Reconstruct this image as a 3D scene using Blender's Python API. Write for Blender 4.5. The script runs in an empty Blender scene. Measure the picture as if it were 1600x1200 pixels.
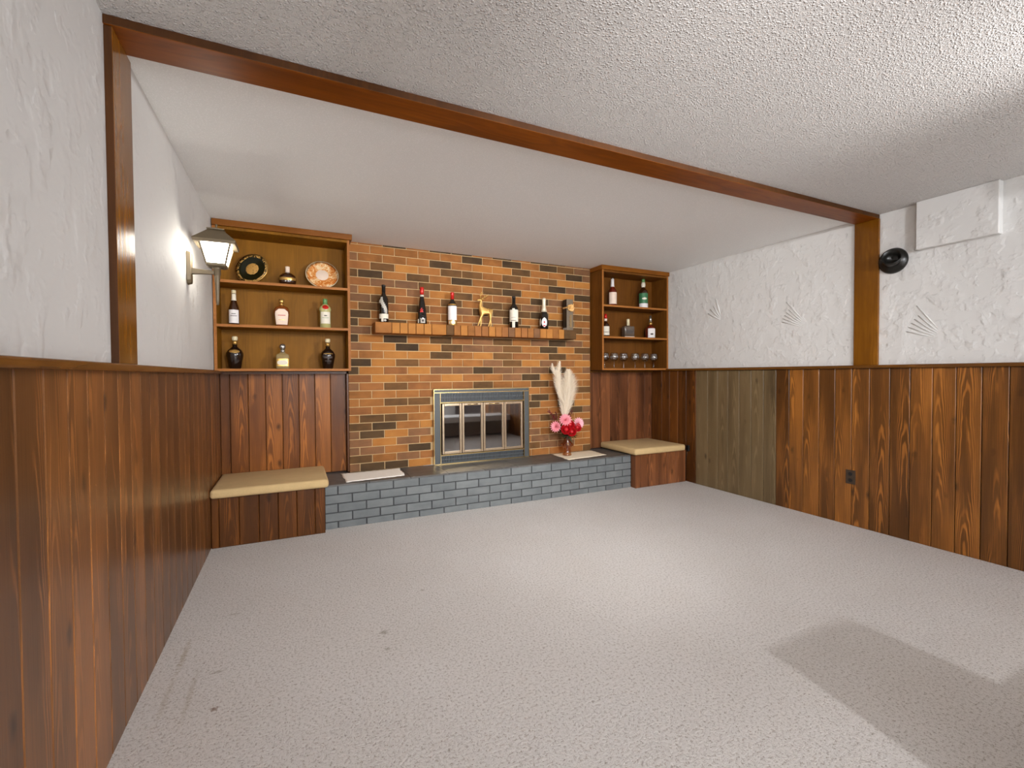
import bpy, bmesh, math, random
from mathutils import Vector, Matrix
random.seed(7)
C = bpy.context.scene.collection
R = math.radians
PI = math.pi

# ------------------------------------------------------------------ camera, world, lights, exposure
cam_d = bpy.data.cameras.new('camera'); cam = bpy.data.objects.new('camera', cam_d); C.objects.link(cam)
cam_d.sensor_width = 36.0; cam_d.lens = 715.14 / 1600 * 36; cam_d.clip_start = 0.02
_y, _p, _r = R(25.4609), R(-1.199), R(-0.3498)
fw = Vector((math.sin(_y) * math.cos(_p), math.cos(_y) * math.cos(_p), math.sin(_p)))
rt = Vector((math.cos(_y), -math.sin(_y), 0)); up = rt.cross(fw)
rt2 = math.cos(_r) * rt + math.sin(_r) * up; up2 = -math.sin(_r) * rt + math.cos(_r) * up
m = Matrix((rt2, up2, -fw)).transposed().to_4x4(); m.translation = Vector((0.5222, -4.1269, 1.1693))
cam.matrix_world = m
sc = bpy.context.scene; sc.camera = cam

w = bpy.data.worlds.new('world'); sc.world = w; w.use_nodes = True
w.node_tree.nodes['Background'].inputs[0].default_value = (0.75, 0.85, 1.0, 1)
w.node_tree.nodes['Background'].inputs[1].default_value = 0.6

def area(name, loc, rot, sx, sy, power, col):
    l = bpy.data.lights.new(name, 'AREA'); l.shape = 'RECTANGLE'; l.size = sx; l.size_y = sy
    l.energy = power; l.color = col
    o = bpy.data.objects.new(name, l); C.objects.link(o); o.location = loc; o.rotation_euler = rot
    return o
# fill light at two added, unseen windows in the wall behind the camera
area('window_daylight', (1.15, -7.36, 1.35), (R(90), 0, 0), 1.5, 1.25, 32, (0.93, 0.96, 1.0))
area('window_daylight', (3.2, -7.36, 1.35), (R(90), 0, 0), 1.5, 1.25, 32, (0.93, 0.96, 1.0))
# fill light of added ceiling panels, unseen in the rear of the room
area('ceiling_panel_light', (1.2, -5.9, 2.25), (0, 0, 0), 0.6, 1.1, 8, (0.98, 0.97, 1.0))
area('ceiling_panel_light', (3.2, -5.9, 2.25), (0, 0, 0), 0.6, 1.1, 8, (0.98, 0.97, 1.0))
# compact lamp inferred from the carpet shadow; its bulb fixture is added
pl = bpy.data.lights.new('bulb_light', 'POINT'); pl.energy = 225; pl.shadow_soft_size = 0.045; pl.color = (0.93, 0.95, 1.0)
po = bpy.data.objects.new('bulb_light', pl); C.objects.link(po); po.location = (1.5, -7.0, 2.14)

# two added fill spots behind the camera, evening out light on the fireplace wall
SPOTS = [((1.15, -4.35, 2.2), (3.55, 0.0, 1.0)), ((3.25, -4.35, 2.2), (0.95, 0.0, 1.0))]
for loc, tgt in SPOTS:
    l = bpy.data.lights.new('track_spot_light', 'SPOT'); l.energy = 225; l.spot_size = R(77); l.spot_blend = 1.0; l.shadow_soft_size = 0.12; l.color = (1.0, 0.985, 0.98)
    o = bpy.data.objects.new('track_spot_light', l); C.objects.link(o); o.location = loc
    o.rotation_euler = (Vector(tgt) - Vector(loc)).to_track_quat('-Z', 'Y').to_euler()

vs = sc.view_settings
sc.display_settings.display_device = 'sRGB'
vs.view_transform = 'Standard'; vs.look = 'None'; vs.gamma = 1; vs.use_curve_mapping = False
vs.exposure = 0.53
sc.cycles.max_bounces = 10; sc.cycles.diffuse_bounces = 6; sc.cycles.glossy_bounces = 5
sc.cycles.transmission_bounces = 8; sc.cycles.transparent_max_bounces = 12
sc.cycles.sample_clamp_indirect = 6; sc.cycles.caustics_reflective = False; sc.cycles.caustics_refractive = False
sc.cycles.use_denoising = True

# ------------------------------------------------------------------ materials
def lin(c):
    return tuple(((v / 255) / 12.92 if v / 255 <= .04045 else ((v / 255 + .055) / 1.055) ** 2.4) for v in c)
class NT:
    def __init__(s, name):
        s.m = bpy.data.materials.new(name); s.m.use_nodes = True; s.t = s.m.node_tree; s.n = s.t.nodes
        s.b = s.n['Principled BSDF']
    def new(s, typ, **k):
        n = s.n.new(typ)
        for a, v in k.items(): setattr(n, a, v)
        return n
    def link(s, a, b): s.t.links.new(a, b)
    def val(s, sock, v):
        if hasattr(v, 'default_value') or hasattr(v, 'is_linked'): s.link(v, sock)
        else: sock.default_value = v
    def math(s, op, a, b=None, c=None, clamp=False):
        n = s.new('ShaderNodeMath', operation=op); n.use_clamp = clamp
        s.val(n.inputs[0], a)
        if b is not None: s.val(n.inputs[1], b)
        if c is not None: s.val(n.inputs[2], c)
        return n.outputs[0]
    def noise(s, vec, scale, detail=3, rough=.5, dist=0.):
        n = s.new('ShaderNodeTexNoise'); s.link(vec, n.inputs['Vector'])
        n.inputs['Scale'].default_value = scale; n.inputs['Detail'].default_value = detail
        n.inputs['Roughness'].default_value = rough; n.inputs['Distortion'].default_value = dist
        return n.outputs[0]
    def ramp(s, fac, stops, interp='LINEAR'):
        n = s.new('ShaderNodeValToRGB'); s.link(fac, n.inputs[0]); cr = n.color_ramp; cr.interpolation = interp
        while len(cr.elements) < len(stops): cr.elements.new(.5)
        for e, (p, c) in zip(cr.elements, stops):
            e.position = p; e.color = (*c, 1) if not isinstance(c, (int, float)) else (c, c, c, 1)
        return n.outputs[0]
    def mix(s, fac, a, b, mode='MIX'):
        n = s.new('ShaderNodeMix', data_type='RGBA', blend_type=mode); s.val(n.inputs[0], fac)
        for i, v in ((6, a), (7, b)):
            if isinstance(v, tuple): n.inputs[i].default_value = (*v, 1) if len(v) == 3 else v
            else: s.link(v, n.inputs[i])
        return n.outputs[2]
    def mapping(s, vec, loc=(0, 0, 0), rot=(0, 0, 0), sc_=(1, 1, 1)):
        n = s.new('ShaderNodeMapping'); s.link(vec, n.inputs[0])
        n.inputs[1].default_value = loc; n.inputs[2].default_value = rot; n.inputs[3].default_value = sc_
        return n.outputs[0]
    def bump(s, h, strength=.3, dist=.01, prev=None):
        n = s.new('ShaderNodeBump'); s.link(h, n.inputs['Height']); n.inputs['Strength'].default_value = strength
        n.inputs['Distance'].default_value = dist
        if prev is not None: s.link(prev, n.inputs['Normal'])
        s.link(n.outputs[0], s.b.inputs['Normal']); return n.outputs[0]
    def objvec(s, rx=37., ry=0., rz=91.):
        tc = s.new('ShaderNodeTexCoord'); oi = s.new('ShaderNodeObjectInfo')
        s.rand = oi.outputs['Random']
        cb = s.new('ShaderNodeCombineXYZ')
        for i, k in enumerate((rx, ry, rz)): s.link(s.math('MULTIPLY', s.rand, k), cb.inputs[i])
        ad = s.new('ShaderNodeVectorMath', operation='ADD'); s.link(tc.outputs['Object'], ad.inputs[0]); s.link(cb.outputs[0], ad.inputs[1])
        return ad.outputs[0]
    def pos(s):
        return s.new('ShaderNodeNewGeometry').outputs['Position']
    def set(s, color=None, rough=None, metal=None, **k):
        if color is not None: s.val(s.b.inputs['Base Color'], (*color, 1) if isinstance(color, tuple) else color)
        if rough is not None: s.val(s.b.inputs['Roughness'], rough)
        if metal is not None: s.b.inputs['Metallic'].default_value = metal
        for a, v in k.items(): s.b.inputs[a.replace('_', ' ')].default_value = v
        return s.m

def plain(name, col, rough=.5, metal=0., var=.08, scale=30, **k):
    t = NT(name); v = t.objvec(3, 5, 7); n = t.noise(v, scale, 3)
    c = lin(col)
    t.set(t.mix(n, tuple(x * (1 - var) for x in c), tuple(min(1, x * (1 + var)) for x in c)), rough, metal, **k)
    return t.m

def wood(name, dark, mid, light, rough=.32, knots=True, grainx=1., spread=.35, axis='Z', spec=.5):
    t = NT(name); v0 = t.objvec(17., 0., 53.)
    if knots:
        raw = t.new('ShaderNodeSeparateXYZ'); t.link(t.new('ShaderNodeTexCoord').outputs['Object'], raw.inputs[0])
        u = t.math('ADD', raw.outputs[0], t.math('MULTIPLY_ADD', t.rand, .09, -.045))
        ph = t.math('ADD', t.math('MULTIPLY', t.math('MULTIPLY', u, u), 9500.), t.math('MULTIPLY', raw.outputs[2], 26.))
        ph = t.math('ADD', ph, t.math('MULTIPLY', t.noise(t.mapping(v0, sc_=(14, 14, 2.4)), 1., 3), 24.))
        arch_ = t.ramp(t.math('MULTIPLY_ADD', t.math('SINE', ph), .5, .5), [(.45, 0.), (.95, 1.)])
    if axis == 'Y': v0 = t.mapping(v0, rot=(R(90), 0, 0))
    if axis == 'X': v0 = t.mapping(v0, rot=(0, R(90), 0))
    # cathedral bands: ripples across the board, stretched along it
    warp = t.noise(t.mapping(v0, sc_=(9, 9, 1.6)), 1., 2)
    sep = t.new('ShaderNodeSeparateXYZ'); t.link(v0, sep.inputs[0])
    ph = t.math('ADD', t.math('MULTIPLY', sep.outputs[0], 190. * grainx), t.math('MULTIPLY', warp, 46.))
    band = t.math('MULTIPLY_ADD', t.math('SINE', ph), .5, .5)
    fine = t.noise(t.mapping(v0, sc_=(260 * grainx, 60, 5)), 1., 4, .6)
    broad = t.noise(t.mapping(v0, sc_=(7, 7, 1.1)), 1., 2)
    mask = t.ramp(t.noise(t.mapping(v0, sc_=(10, 4, .9)), 1.3, 2), [(.46, 0.), (.56, 1.)])
    f = t.math('ADD', t.math('MULTIPLY', broad, .75), t.math('MULTIPLY', fine, .42))
    if knots: f = t.math('ADD', f, t.math('MULTIPLY', t.math('MULTIPLY', arch_, mask), .36))
    else: f = t.math('ADD', f, t.math('MULTIPLY', t.math('MULTIPLY', t.math('SUBTRACT', band, .5), mask), .16))
    f = t.math('ADD', f, t.math('MULTIPLY_ADD', t.rand, spread, -spread / 2 - .1))
    col = t.ramp(f, [(.12, lin(dark)), (.5, lin(mid)), (.95, lin(light))])
    if knots:
        vo = t.new('ShaderNodeTexVoronoi'); t.link(t.mapping(v0, sc_=(7.5, 7.5, 3.6)), vo.inputs['Vector'])
        vo.inputs['Scale'].default_value = 1.; vo.inputs['Randomness'].default_value = 1.
        wob = t.math('MULTIPLY_ADD', t.noise(v0, 40, 2), .1, -.05)
        k = t.ramp(t.math('ADD', vo.outputs['Distance'], wob), [(.02, 1.), (.07, .7), (.15, 0.)])
        col = t.mix(t.math('MULTIPLY', k, .75), col, tuple(x * .45 for x in lin(dark)))
    t.set(col, rough); t.b.inputs['Specular IOR Level'].default_value = spec
    t.bump(f, .12, .004)
    return t.m

M = {}
M['plank'] = wood('stained knotty pine', (56, 32, 11), (98, 60, 24), (170, 108, 46), spec=.35)
M['plank_left'] = wood('stained pine left', (66, 39, 16), (100, 63, 31), (156, 98, 48), rough=.3, spec=.45)
M['plank_back'] = wood('stained pine back', (66, 36, 14), (112, 66, 30), (172, 106, 46), spec=.2)
M['plank_dark'] = wood('dark stained pine', (46, 24, 9), (84, 48, 18), (128, 76, 30), spec=.3)
M['plank_red'] = wood('red brown stained pine', (60, 33, 17), (106, 64, 38), (150, 94, 56), spec=.3)
M['plank_grey'] = wood('grey brown stained pine', (72, 58, 40), (108, 90, 62), (130, 110, 80), spread=.2, spec=.3)
M['cabinet'] = wood('shelf veneer', (100, 62, 4), (132, 86, 12), (154, 104, 26), rough=.5, spec=.15, knots=False, spread=.1)
M['cabinet_r'] = wood('shelf veneer reddish', (80, 46, 12), (106, 64, 20), (126, 80, 32), rough=.5, spec=.15, knots=False, spread=.1)
M['cab_edge'] = wood('shelf edge', (130, 80, 30), (156, 98, 44), (176, 116, 60), rough=.5, spec=.2, knots=False, spread=.1, axis='X')
M['cornice'] = wood('cornice', (96, 54, 10), (124, 72, 16), (146, 90, 28), rough=.4, spec=.2, knots=False, spread=.1, axis='X')
M['beam'] = wood('varnished trim', (96, 46, 4), (128, 66, 8), (156, 90, 18), rough=.4, spec=.15, knots=False, axis='X', spread=.1)
M['post'] = wood('varnished post', (86, 48, 6), (118, 72, 12), (152, 98, 26), rough=.22, spec=.3, knots=False, spread=.1)
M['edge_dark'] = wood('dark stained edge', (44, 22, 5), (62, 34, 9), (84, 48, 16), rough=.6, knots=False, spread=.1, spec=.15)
M['rail'] = wood('chair rail', (76, 44, 12), (104, 64, 20), (138, 88, 32), rough=.25, spec=.35, knots=False, axis='Y', spread=.1)
M['groove'] = plain('dark groove', (38, 20, 10), .8)
M['groove_glow'] = M['groove']

def plaster(name, col, b1, scale=1., amount=.5):
    t = NT(name); v = t.pos()
    w_ = t.new('ShaderNodeTexNoise'); t.link(v, w_.inputs['Vector']); w_.inputs['Scale'].default_value = 3.; w_.inputs['Detail'].default_value = 3
    va = t.new('ShaderNodeVectorMath', operation='MULTIPLY_ADD'); t.link(w_.outputs['Color'], va.inputs[0]); va.inputs[1].default_value = (.35, .35, .35); t.link(v, va.inputs[2])
    vd = va.outputs[0]
    # overlapping trowel passes: plateaus with one sharp edge fading away
    def passes(sc_, th):
        n = t.noise(t.mapping(vd, rot=(.5, .4, .3), sc_=(1, 1, .55)), sc_, 4, .5)
        saw = t.math('FRACT', t.math('MULTIPLY', n, 7.))
        mk = t.ramp(t.noise(v, sc_ * 1.3 + 2, 3, .6), [(th, 0.), (th + .1, 1.)])
        return t.math('MULTIPLY', saw, mk)
    h = t.math('ADD', t.math('MULTIPLY', passes(2.4 * scale, .56 - .1 * amount), .8), t.math('MULTIPLY', passes(6. * scale, .62 - .12 * amount), .5))
    low = t.noise(v, 2.2 * scale, 2)
    h = t.math('ADD', h, t.math('MULTIPLY', low, .6))
    h = t.math('ADD', h, t.math('MULTIPLY', t.noise(v, 60, 3), .05))
    c = lin(col)
    t.set(t.mix(low, tuple(x * .96 for x in c), c), .7)
    t.bump(h, b1, .006)
    return t.m
M['plaster'] = plaster('skip trowel plaster', (207, 205, 202), .55, 1., .75)
M['plaster_r'] = plaster('heavy trowel plaster', (218, 217, 214), .7, 1.3, 1.)  # right wall copy: heavier trowelling, colour lightened to offset weaker light

def popcorn(name, col, st, sc_, lo=.84):
    t = NT(name); v = t.pos(); h = None
    for k, (m_, a_, r_) in enumerate(((1., 1., .42), (1.9, .5, .45), (.5, 1.3, .2))):
        vo = t.new('ShaderNodeTexVoronoi'); t.link(v, vo.inputs['Vector']); vo.inputs['Scale'].default_value = sc_ * m_
        b = t.math('MULTIPLY', t.ramp(vo.outputs['Distance'], [(.0, 1.), (r_, 0.)]), a_)
        h = b if h is None else t.math('ADD', h, b)
    c = lin(col)
    n = t.ramp(h, [(.0, 0.), (.9, 1.)])
    t.set(t.mix(n, tuple(x * lo for x in c), tuple(min(1, x * 1.06) for x in c)), .85); t.bump(h, st, .006)
    return t.m
M['popcorn'] = popcorn('popcorn ceiling', (230, 227, 224), 1., 95, .78)
M['popcorn_fine'] = popcorn('fine popcorn ceiling', (250, 251, 250), .3, 120, .93)

def carpet():
    t = NT('grey carpet pile'); v = t.pos()
    n1 = t.noise(v, 300, 3, .7); n2 = t.noise(v, 95, 3, .6); n3 = t.noise(v, 2.2, 3); n4 = t.noise(v, 480, 2)
    dark = t.ramp(t.math('MULTIPLY_ADD', n1, .55, t.math('MULTIPLY', n2, .5)), [(.42, 1.), (.505, 0.)])
    base = t.mix(n3, lin((202, 196, 190)), lin((215, 211, 208)))
    col = t.mix(t.math('MULTIPLY', dark, .85), base, lin((116, 102, 84)))
    col = t.mix(t.math('MULTIPLY', n4, .25), col, lin((190, 184, 176)))
    # stains and flattened marks: wear with a place of its own on the carpet
    for (x, y, r, sx, k, cc) in [(.253, -2.244, .014, 1, .75, (106, 72, 44)), (.875, -2.016, .02, 1, .6, (120, 108, 88)), (.867, -2.152, .016, 1, .5, (120, 108, 88)),
                                 (1.136, -1.689, .014, 1, .5, (130, 118, 98)), (.233, -2.011, .03, .35, .45, (120, 106, 84)), (.24, -1.53, .03, .3, .4, (130, 116, 94)),
                                 (.089, -1.83, .012, 11, .5, (150, 132, 104)), (.16, -2.12, .012, 16, .32, (150, 136, 112)), (.085, -2.1, .012, 13, .32, (150, 136, 112))]:
        mp = t.mapping(v, loc=(-x, -y / max(sx, 1), 0) if sx >= 1 else (-x, -y / sx, 0), sc_=(1, 1 / sx, 0))
        ln = t.new('ShaderNodeVectorMath', operation='LENGTH'); t.link(mp, ln.inputs[0])
        d = t.math('ADD', ln.outputs['Value'], t.math('MULTIPLY_ADD', n2, .03, -.015))
        f = t.math('MULTIPLY', t.ramp(t.math('DIVIDE', d, r * 2), [(.2, 1.), (.55, 0.)]), k)
        col = t.mix(f, col, lin(cc))
    t.set(col, .95)
    t.b.inputs['Sheen Weight'].default_value = .15
    h = t.math('ADD', t.math('MULTIPLY', n1, .6), n2)
    t.bump(h, .6, .012)
    return t.m
M['carpet'] = carpet()

def brickmat(name, c1, c2, hue=.0):
    t = NT(name); v = t.objvec(23, 11, 31)
    a = t.noise(t.mapping(v, sc_=(9, 9, 12)), 1., 2); b = t.noise(v, 160, 3, .6)
    s_ = t.noise(t.mapping(v, sc_=(12, 12, 170)), 1., 3)
    f = t.math('ADD', t.math('MULTIPLY', a, .8), t.math('MULTIPLY', t.math('ADD', b, s_), .22))
    f = t.math('ADD', f, t.math('MULTIPLY_ADD', t.rand, .3, -.27))
    t.set(t.ramp(f, [(.25, tuple(x * .72 * q for x, q in zip(lin(c1), (1, .98, .82)))), (.75, tuple(x * .72 * q for x, q in zip(lin(c2), (1, .98, .82))))]), .75); t.b.inputs['Specular IOR Level'].default_value = .2; t.bump(s_, .25, .003)
    return t.m
BR = {'o': brickmat('orange brick', (184, 120, 62), (206, 142, 78)),
      'b': brickmat('tan brown brick', (150, 98, 54), (190, 126, 72)),
      'r': brickmat('red brown brick', (146, 94, 58), (182, 120, 72)),
      'm': brickmat('mauve brown brick', (122, 88, 66), (160, 112, 80)),
      'g': brickmat('grey brown brick', (92, 68, 44), (134, 94, 58)),
      'd': brickmat('dark brown brick', (70, 54, 40), (100, 76, 52))}
M['mortar'] = plain('tan mortar', (204, 172, 126), .9, scale=90)
M['painted_brick'] = brickmat('grey painted brick', (118, 124, 136), (140, 146, 158))
M['painted_mortar'] = plain('dark grey mortar', (66, 66, 68), .9)
def slate():
    t = NT('dark slate tile'); v = t.objvec(5, 9, 3)
    n = t.noise(t.mapping(v, sc_=(4, 9, 9)), 1.4, 5, .6, .8)
    t.set(t.ramp(n, [(.3, lin((66, 64, 62))), (.7, lin((104, 101, 97)))]), .42); t.bump(n, .35, .004); return t.m
M['slate'] = slate()
def plush(name, c):
    t = NT(name); v = t.pos(); n = t.noise(v, 210, 3, .7); k = t.noise(v, 14, 2)
    c = lin(c)
    t.set(t.mix(t.math('MULTIPLY_ADD', n, .7, t.math('MULTIPLY', k, .3)), tuple(x * .72 for x in c), tuple(min(1, x * 1.2) for x in c)), .95)
    t.bump(n, .6, .008); return t.m
M['plush'] = plush('beige plush', (214, 184, 132))
M['brass'] = plain('polished brass', (214, 186, 130), .22, 1.)
M['brass_pale'] = plain('pale brass', (222, 200, 170), .24, 1.)
M['pewter'] = plain('dark grey enamel', (72, 75, 75), .45, .1)
M['grille_metal'] = plain('blue grey grille', (96, 101, 104), .45, .1)
M['black_metal'] = plain('black metal', (34, 33, 32), .5, .5)
M['firebrick'] = plain('sooty firebrick', (66, 60, 56), .9, scale=60, var=.3)
M['ash'] = plain('grey ash', (128, 122, 114), .95, scale=80, var=.3)
M['bark'] = plain('charred log', (58, 42, 30), .9, scale=40, var=.4)
def glass(name, col, rough=.0, ior=1.45, trans=1.):
    t = NT(name); t.set(col, rough); t.b.inputs['Transmission Weight'].default_value = trans; t.b.inputs['IOR'].default_value = ior
    return t.m
def thin_glass(name, tint, refl=.1, alpha_col=None):
    t = NT(name); n = t.n
    tr = t.new('ShaderNodeBsdfTransparent'); tr.inputs[0].default_value = (*tint, 1)
    gl = t.new('ShaderNodeBsdfGlossy'); gl.inputs['Roughness'].default_value = .03
    lw = t.new('ShaderNodeLayerWeight'); lw.inputs[0].default_value = .35
    fac = t.math('ADD', t.math('MULTIPLY', t.math('POWER', lw.outputs['Facing'], 3.), .55), refl, clamp=True)
    mx = t.new('ShaderNodeMixShader'); t.link(fac, mx.inputs[0]); t.link(tr.outputs[0], mx.inputs[1]); t.link(gl.outputs[0], mx.inputs[2])
    t.link(mx.outputs[0], n['Material Output'].inputs[0]); return t.m
M['pane'] = thin_glass('smoked fireplace glass', (.65, .65, .66), .36)
M['clear'] = thin_glass('clear glass', (.9, .9, .89), .15)
M['clear_amber'] = thin_glass('amber tinted glass', (.85, .62, .4), .1)
M['window_glass'] = thin_glass('window glass', (.97, .98, 1.), .02)
def liquid(name, col, rough=.06, coat=.6):
    t = NT(name); v = t.objvec(); n = t.noise(v, 20, 2)
    c = lin(col); t.set(t.mix(n, tuple(x * .7 for x in c), tuple(min(1, x * 1.25) for x in c)), rough); t.b.inputs['Coat Weight'].default_value = coat
    return t.m
M['dark_glass'] = liquid('near black bottle glass', (20, 16, 12))
M['brown_glass'] = liquid('dark brown bottle glass', (52, 26, 10))
M['amber_glass'] = liquid('amber bottle glass', (120, 62, 22))
M['red_glass'] = liquid('red amber bottle glass', (104, 34, 18))
M['green_glass'] = liquid('pale green bottle glass', (188, 180, 120))
M['tequila_glass'] = liquid('pale gold bottle glass', (150, 128, 84))
M['ceramic_dark'] = liquid('dark glazed flagon', (30, 18, 12), .15)
M['grey_flask'] = liquid('smoky grey flask', (92, 78, 66), .2)
M['paper'] = plain('cream paper label', (226, 218, 200), .6, scale=60)
M['paper_white'] = plain('white paper label', (234, 230, 228), .6)
M['paper_pink'] = plain('pinkish cream label', (236, 214, 194), .55)
M['paper_green'] = plain('green paper label', (52, 110, 70), .55)
M['paper_dark'] = plain('dark print', (70, 60, 54), .6)
M['red_foil'] = plain('red foil', (196, 34, 26), .3, .2)
M['red_print'] = plain('red print', (190, 40, 34), .5)
M['gold'] = plain('gold foil', (206, 164, 92), .3, .8)
M['gold_paint'] = plain('gold glitter paint', (214, 170, 96), .42, .55, var=.3, scale=160)
M['white_foil'] = plain('white gold foil', (222, 212, 186), .3, .2)
M['black_foil'] = plain('black foil', (24, 22, 20), .35)
M['green_cap'] = plain('green cap', (98, 140, 84), .35)
M['cream_cap'] = plain('cream cap', (220, 206, 168), .4)
M['silver'] = plain('silver', (190, 186, 178), .25, .9)
M['white_grey'] = plain('silver grey print', (178, 172, 160), .5)
M['black_paint'] = plain('black satin paint', (26, 25, 22), .3, .2)
M['lantern_metal'] = plain('taupe lantern metal', (100, 87, 66), .45, .3)
M['plate_dark'] = plain('dark green glaze', (24, 28, 14), .1)
M['box_card'] = plain('grey brown carton', (112, 98, 80), .5)
M['bow'] = plain('gold ribbon', (232, 184, 116), .45, .1)
M['outlet'] = plain('dark brown plastic', (62, 48, 36), .4)
M['pampas'] = plain('cream pampas plume', (244, 232, 212), .9)
M['pink'] = plain('pink petals', (244, 160, 170), .6, var=.15)
M['pink_pale'] = plain('pale pink petals', (246, 186, 196), .6, var=.15)
M['rose'] = plain('red rose petals', (190, 16, 28), .5, var=.25)
M['berry'] = plain('burgundy berries', (98, 20, 24), .35)
M['leaf'] = plain('dark green leaf', (60, 66, 40), .5)
M['lace'] = plain('cream lace', (246, 232, 204), .9, var=.08, scale=120)
M['lace_white'] = plain('white lace', (252, 246, 236), .9, var=.06, scale=120)
M['white_paint'] = plain('white paint', (225, 224, 222), .5)
M['bench_grey'] = plain('taupe bench cloth', (128, 118, 108), .8)
M['sofa_dark'] = plain('dark brown cabinet', (52, 38, 30), .5)
def emis(name, col, s):
    t = NT(name); t.b.inputs['Base Color'].default_value = (*col, 1); t.b.inputs['Emission Color'].default_value = (*col, 1)
    t.b.inputs['Emission Strength'].default_value = s; return t.m
M['lamp_pane'] = emis('lit frosted lantern pane', (1., .95, .84), 24.)
M['panel_lit'] = emis('lit diffuser', (1., .94, .86), 3.)  # glow of the added ceiling panels
def oplate():
    t = NT('orange patterned glaze'); v = t.objvec(0, 0, 0)
    n = t.noise(v, 26, 4, .65, 1.4)
    t.set(t.ramp(n, [(.4, lin((204, 116, 48))), (.5, lin((226, 160, 92))), (.6, lin((244, 216, 170)))]), .18); return t.m
M['plate_orange'] = oplate()
def gpat():
    t = NT('gold filigree on dark glaze'); v = t.objvec(0, 0, 0); n = t.noise(v, 60, 3, .6, .8)
    t.set(t.ramp(n, [(.45, lin((30, 28, 16))), (.52, lin((196, 150, 80)))]), .25); return t.m
M['filigree'] = gpat()
M['motif'] = gpat(); M['motif'].node_tree.nodes['Color Ramp'].color_ramp.elements[0].position = .3; M['motif'].node_tree.nodes['Color Ramp'].color_ramp.elements[1].position = .42

# ------------------------------------------------------------------ helpers
def obj(name, bm, mat, parent=None, smooth=False, bevel=0., seg=2):
    me = bpy.data.meshes.new(name); bm.normal_update(); bm.to_mesh(me); bm.free()
    for x in (mat if isinstance(mat, (list, tuple)) else [mat]): me.materials.append(x)
    o = bpy.data.objects.new(name, me); C.objects.link(o)
    if parent is not None: o.parent = parent
    if smooth:
        for p in me.polygons: p.use_smooth = True
    if bevel:
        b = o.modifiers.new('bevel', 'BEVEL'); b.width = bevel; b.segments = seg; b.limit_method = 'ANGLE'
    return o
def inst(name, me, parent=None, loc=(0, 0, 0), rotz=0.):
    o = bpy.data.objects.new(name, me); C.objects.link(o); o.location = loc; o.rotation_euler = (0, 0, rotz)
    if parent is not None: o.parent = parent
    return o
def tag(o, label, cat, group=None):
    o['label'] = label; o['category'] = cat
    if group: o['group'] = group
    return o
def thing(name, label, cat, loc=(0, 0, 0), rotz=0., group=None):
    o = bpy.data.objects.new(name, None); C.objects.link(o); o.location = loc; o.rotation_euler = (0, 0, rotz)
    o.empty_display_size = .05
    return tag(o, label, cat, group)
def bx(bm, x0, x1, y0, y1, z0, z1, mi=0):
    vs_ = [bm.verts.new(p) for p in ((x0, y0, z0), (x1, y0, z0), (x1, y1, z0), (x0, y1, z0), (x0, y0, z1), (x1, y0, z1), (x1, y1, z1), (x0, y1, z1))]
    for f in ((0, 3, 2, 1), (4, 5, 6, 7), (0, 1, 5, 4), (1, 2, 6, 5), (2, 3, 7, 6), (3, 0, 4, 7)):
        bm.faces.new([vs_[i] for i in f]).material_index = mi
    return vs_
def box(name, x0, x1, y0, y1, z0, z1, mat, parent=None, bevel=0.):
    bm = bmesh.new(); bx(bm, x0, x1, y0, y1, z0, z1)
    return obj(name, bm, mat, parent, bevel=bevel)
def structure(o): o['kind'] = 'structure'; return o
_sl = {}
def slab_mesh(name, wd, h, t, c, mat, key=None):
    """board whose face looks to -y, origin bottom centre of its back; chamfered front edges"""
    k = (name, round(wd, 4), round(h, 4), round(t, 4), c, mat.name)
    if k in _sl: return _sl[k]
    bm = bmesh.new(); a = wd / 2
    B = [bm.verts.new(p) for p in ((-a, 0, 0), (a, 0, 0), (a, 0, h), (-a, 0, h))]
    S = [bm.verts.new(p) for p in ((-a, -t + c, 0), (a, -t + c, 0), (a, -t + c, h), (-a, -t + c, h))]
    F = [bm.verts.new(p) for p in ((-a + c, -t, c), (a - c, -t, c), (a - c, -t, h - c), (-a + c, -t, h - c))]
    bm.faces.new(F); bm.faces.new(B[::-1])
    for i in range(4):
        j = (i + 1) % 4
        bm.faces.new((B[i], B[j], S[j], S[i])); bm.faces.new((S[i], S[j], F[j], F[i]))
    me = bpy.data.meshes.new(name); bm.normal_update(); bm.to_mesh(me); bm.free(); me.materials.append(mat)
    _sl[k] = me; return me
def tube(bm, pts, rad, n=8, mi=0, cap=True):
    pts = [Vector(p) for p in pts]; rings = []
    if isinstance(rad, (int, float)): rad = [rad] * len(pts)
    for i, p in enumerate(pts):
        d = (pts[min(i + 1, len(pts) - 1)] - pts[max(i - 1, 0)]).normalized()
        a = d.orthogonal().normalized() if i == 0 else (pa - d * pa.dot(d)).normalized()
        pa = a; b = d.cross(a)
        rings.append([bm.verts.new(p + (a * math.cos(2 * PI * k / n) + b * math.sin(2 * PI * k / n)) * rad[i]) for k in range(n)])
    for r0, r1 in zip(rings, rings[1:]):
        for k in range(n):
            bm.faces.new((r0[k], r0[(k + 1) % n], r1[(k + 1) % n], r1[k])).material_index = mi
    if cap:
        bm.faces.new(rings[0][::-1]).material_index = mi; bm.faces.new(rings[-1]).material_index = mi
def cross(a, e):
    """unit superellipse point at angle a, e=2 circle, larger is squarer"""
    c, s_ = math.cos(a), math.sin(a)
    return (abs(c) ** (2 / e)) * (1 if c >= 0 else -1), (abs(s_) ** (2 / e)) * (1 if s_ >= 0 else -1)
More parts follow.
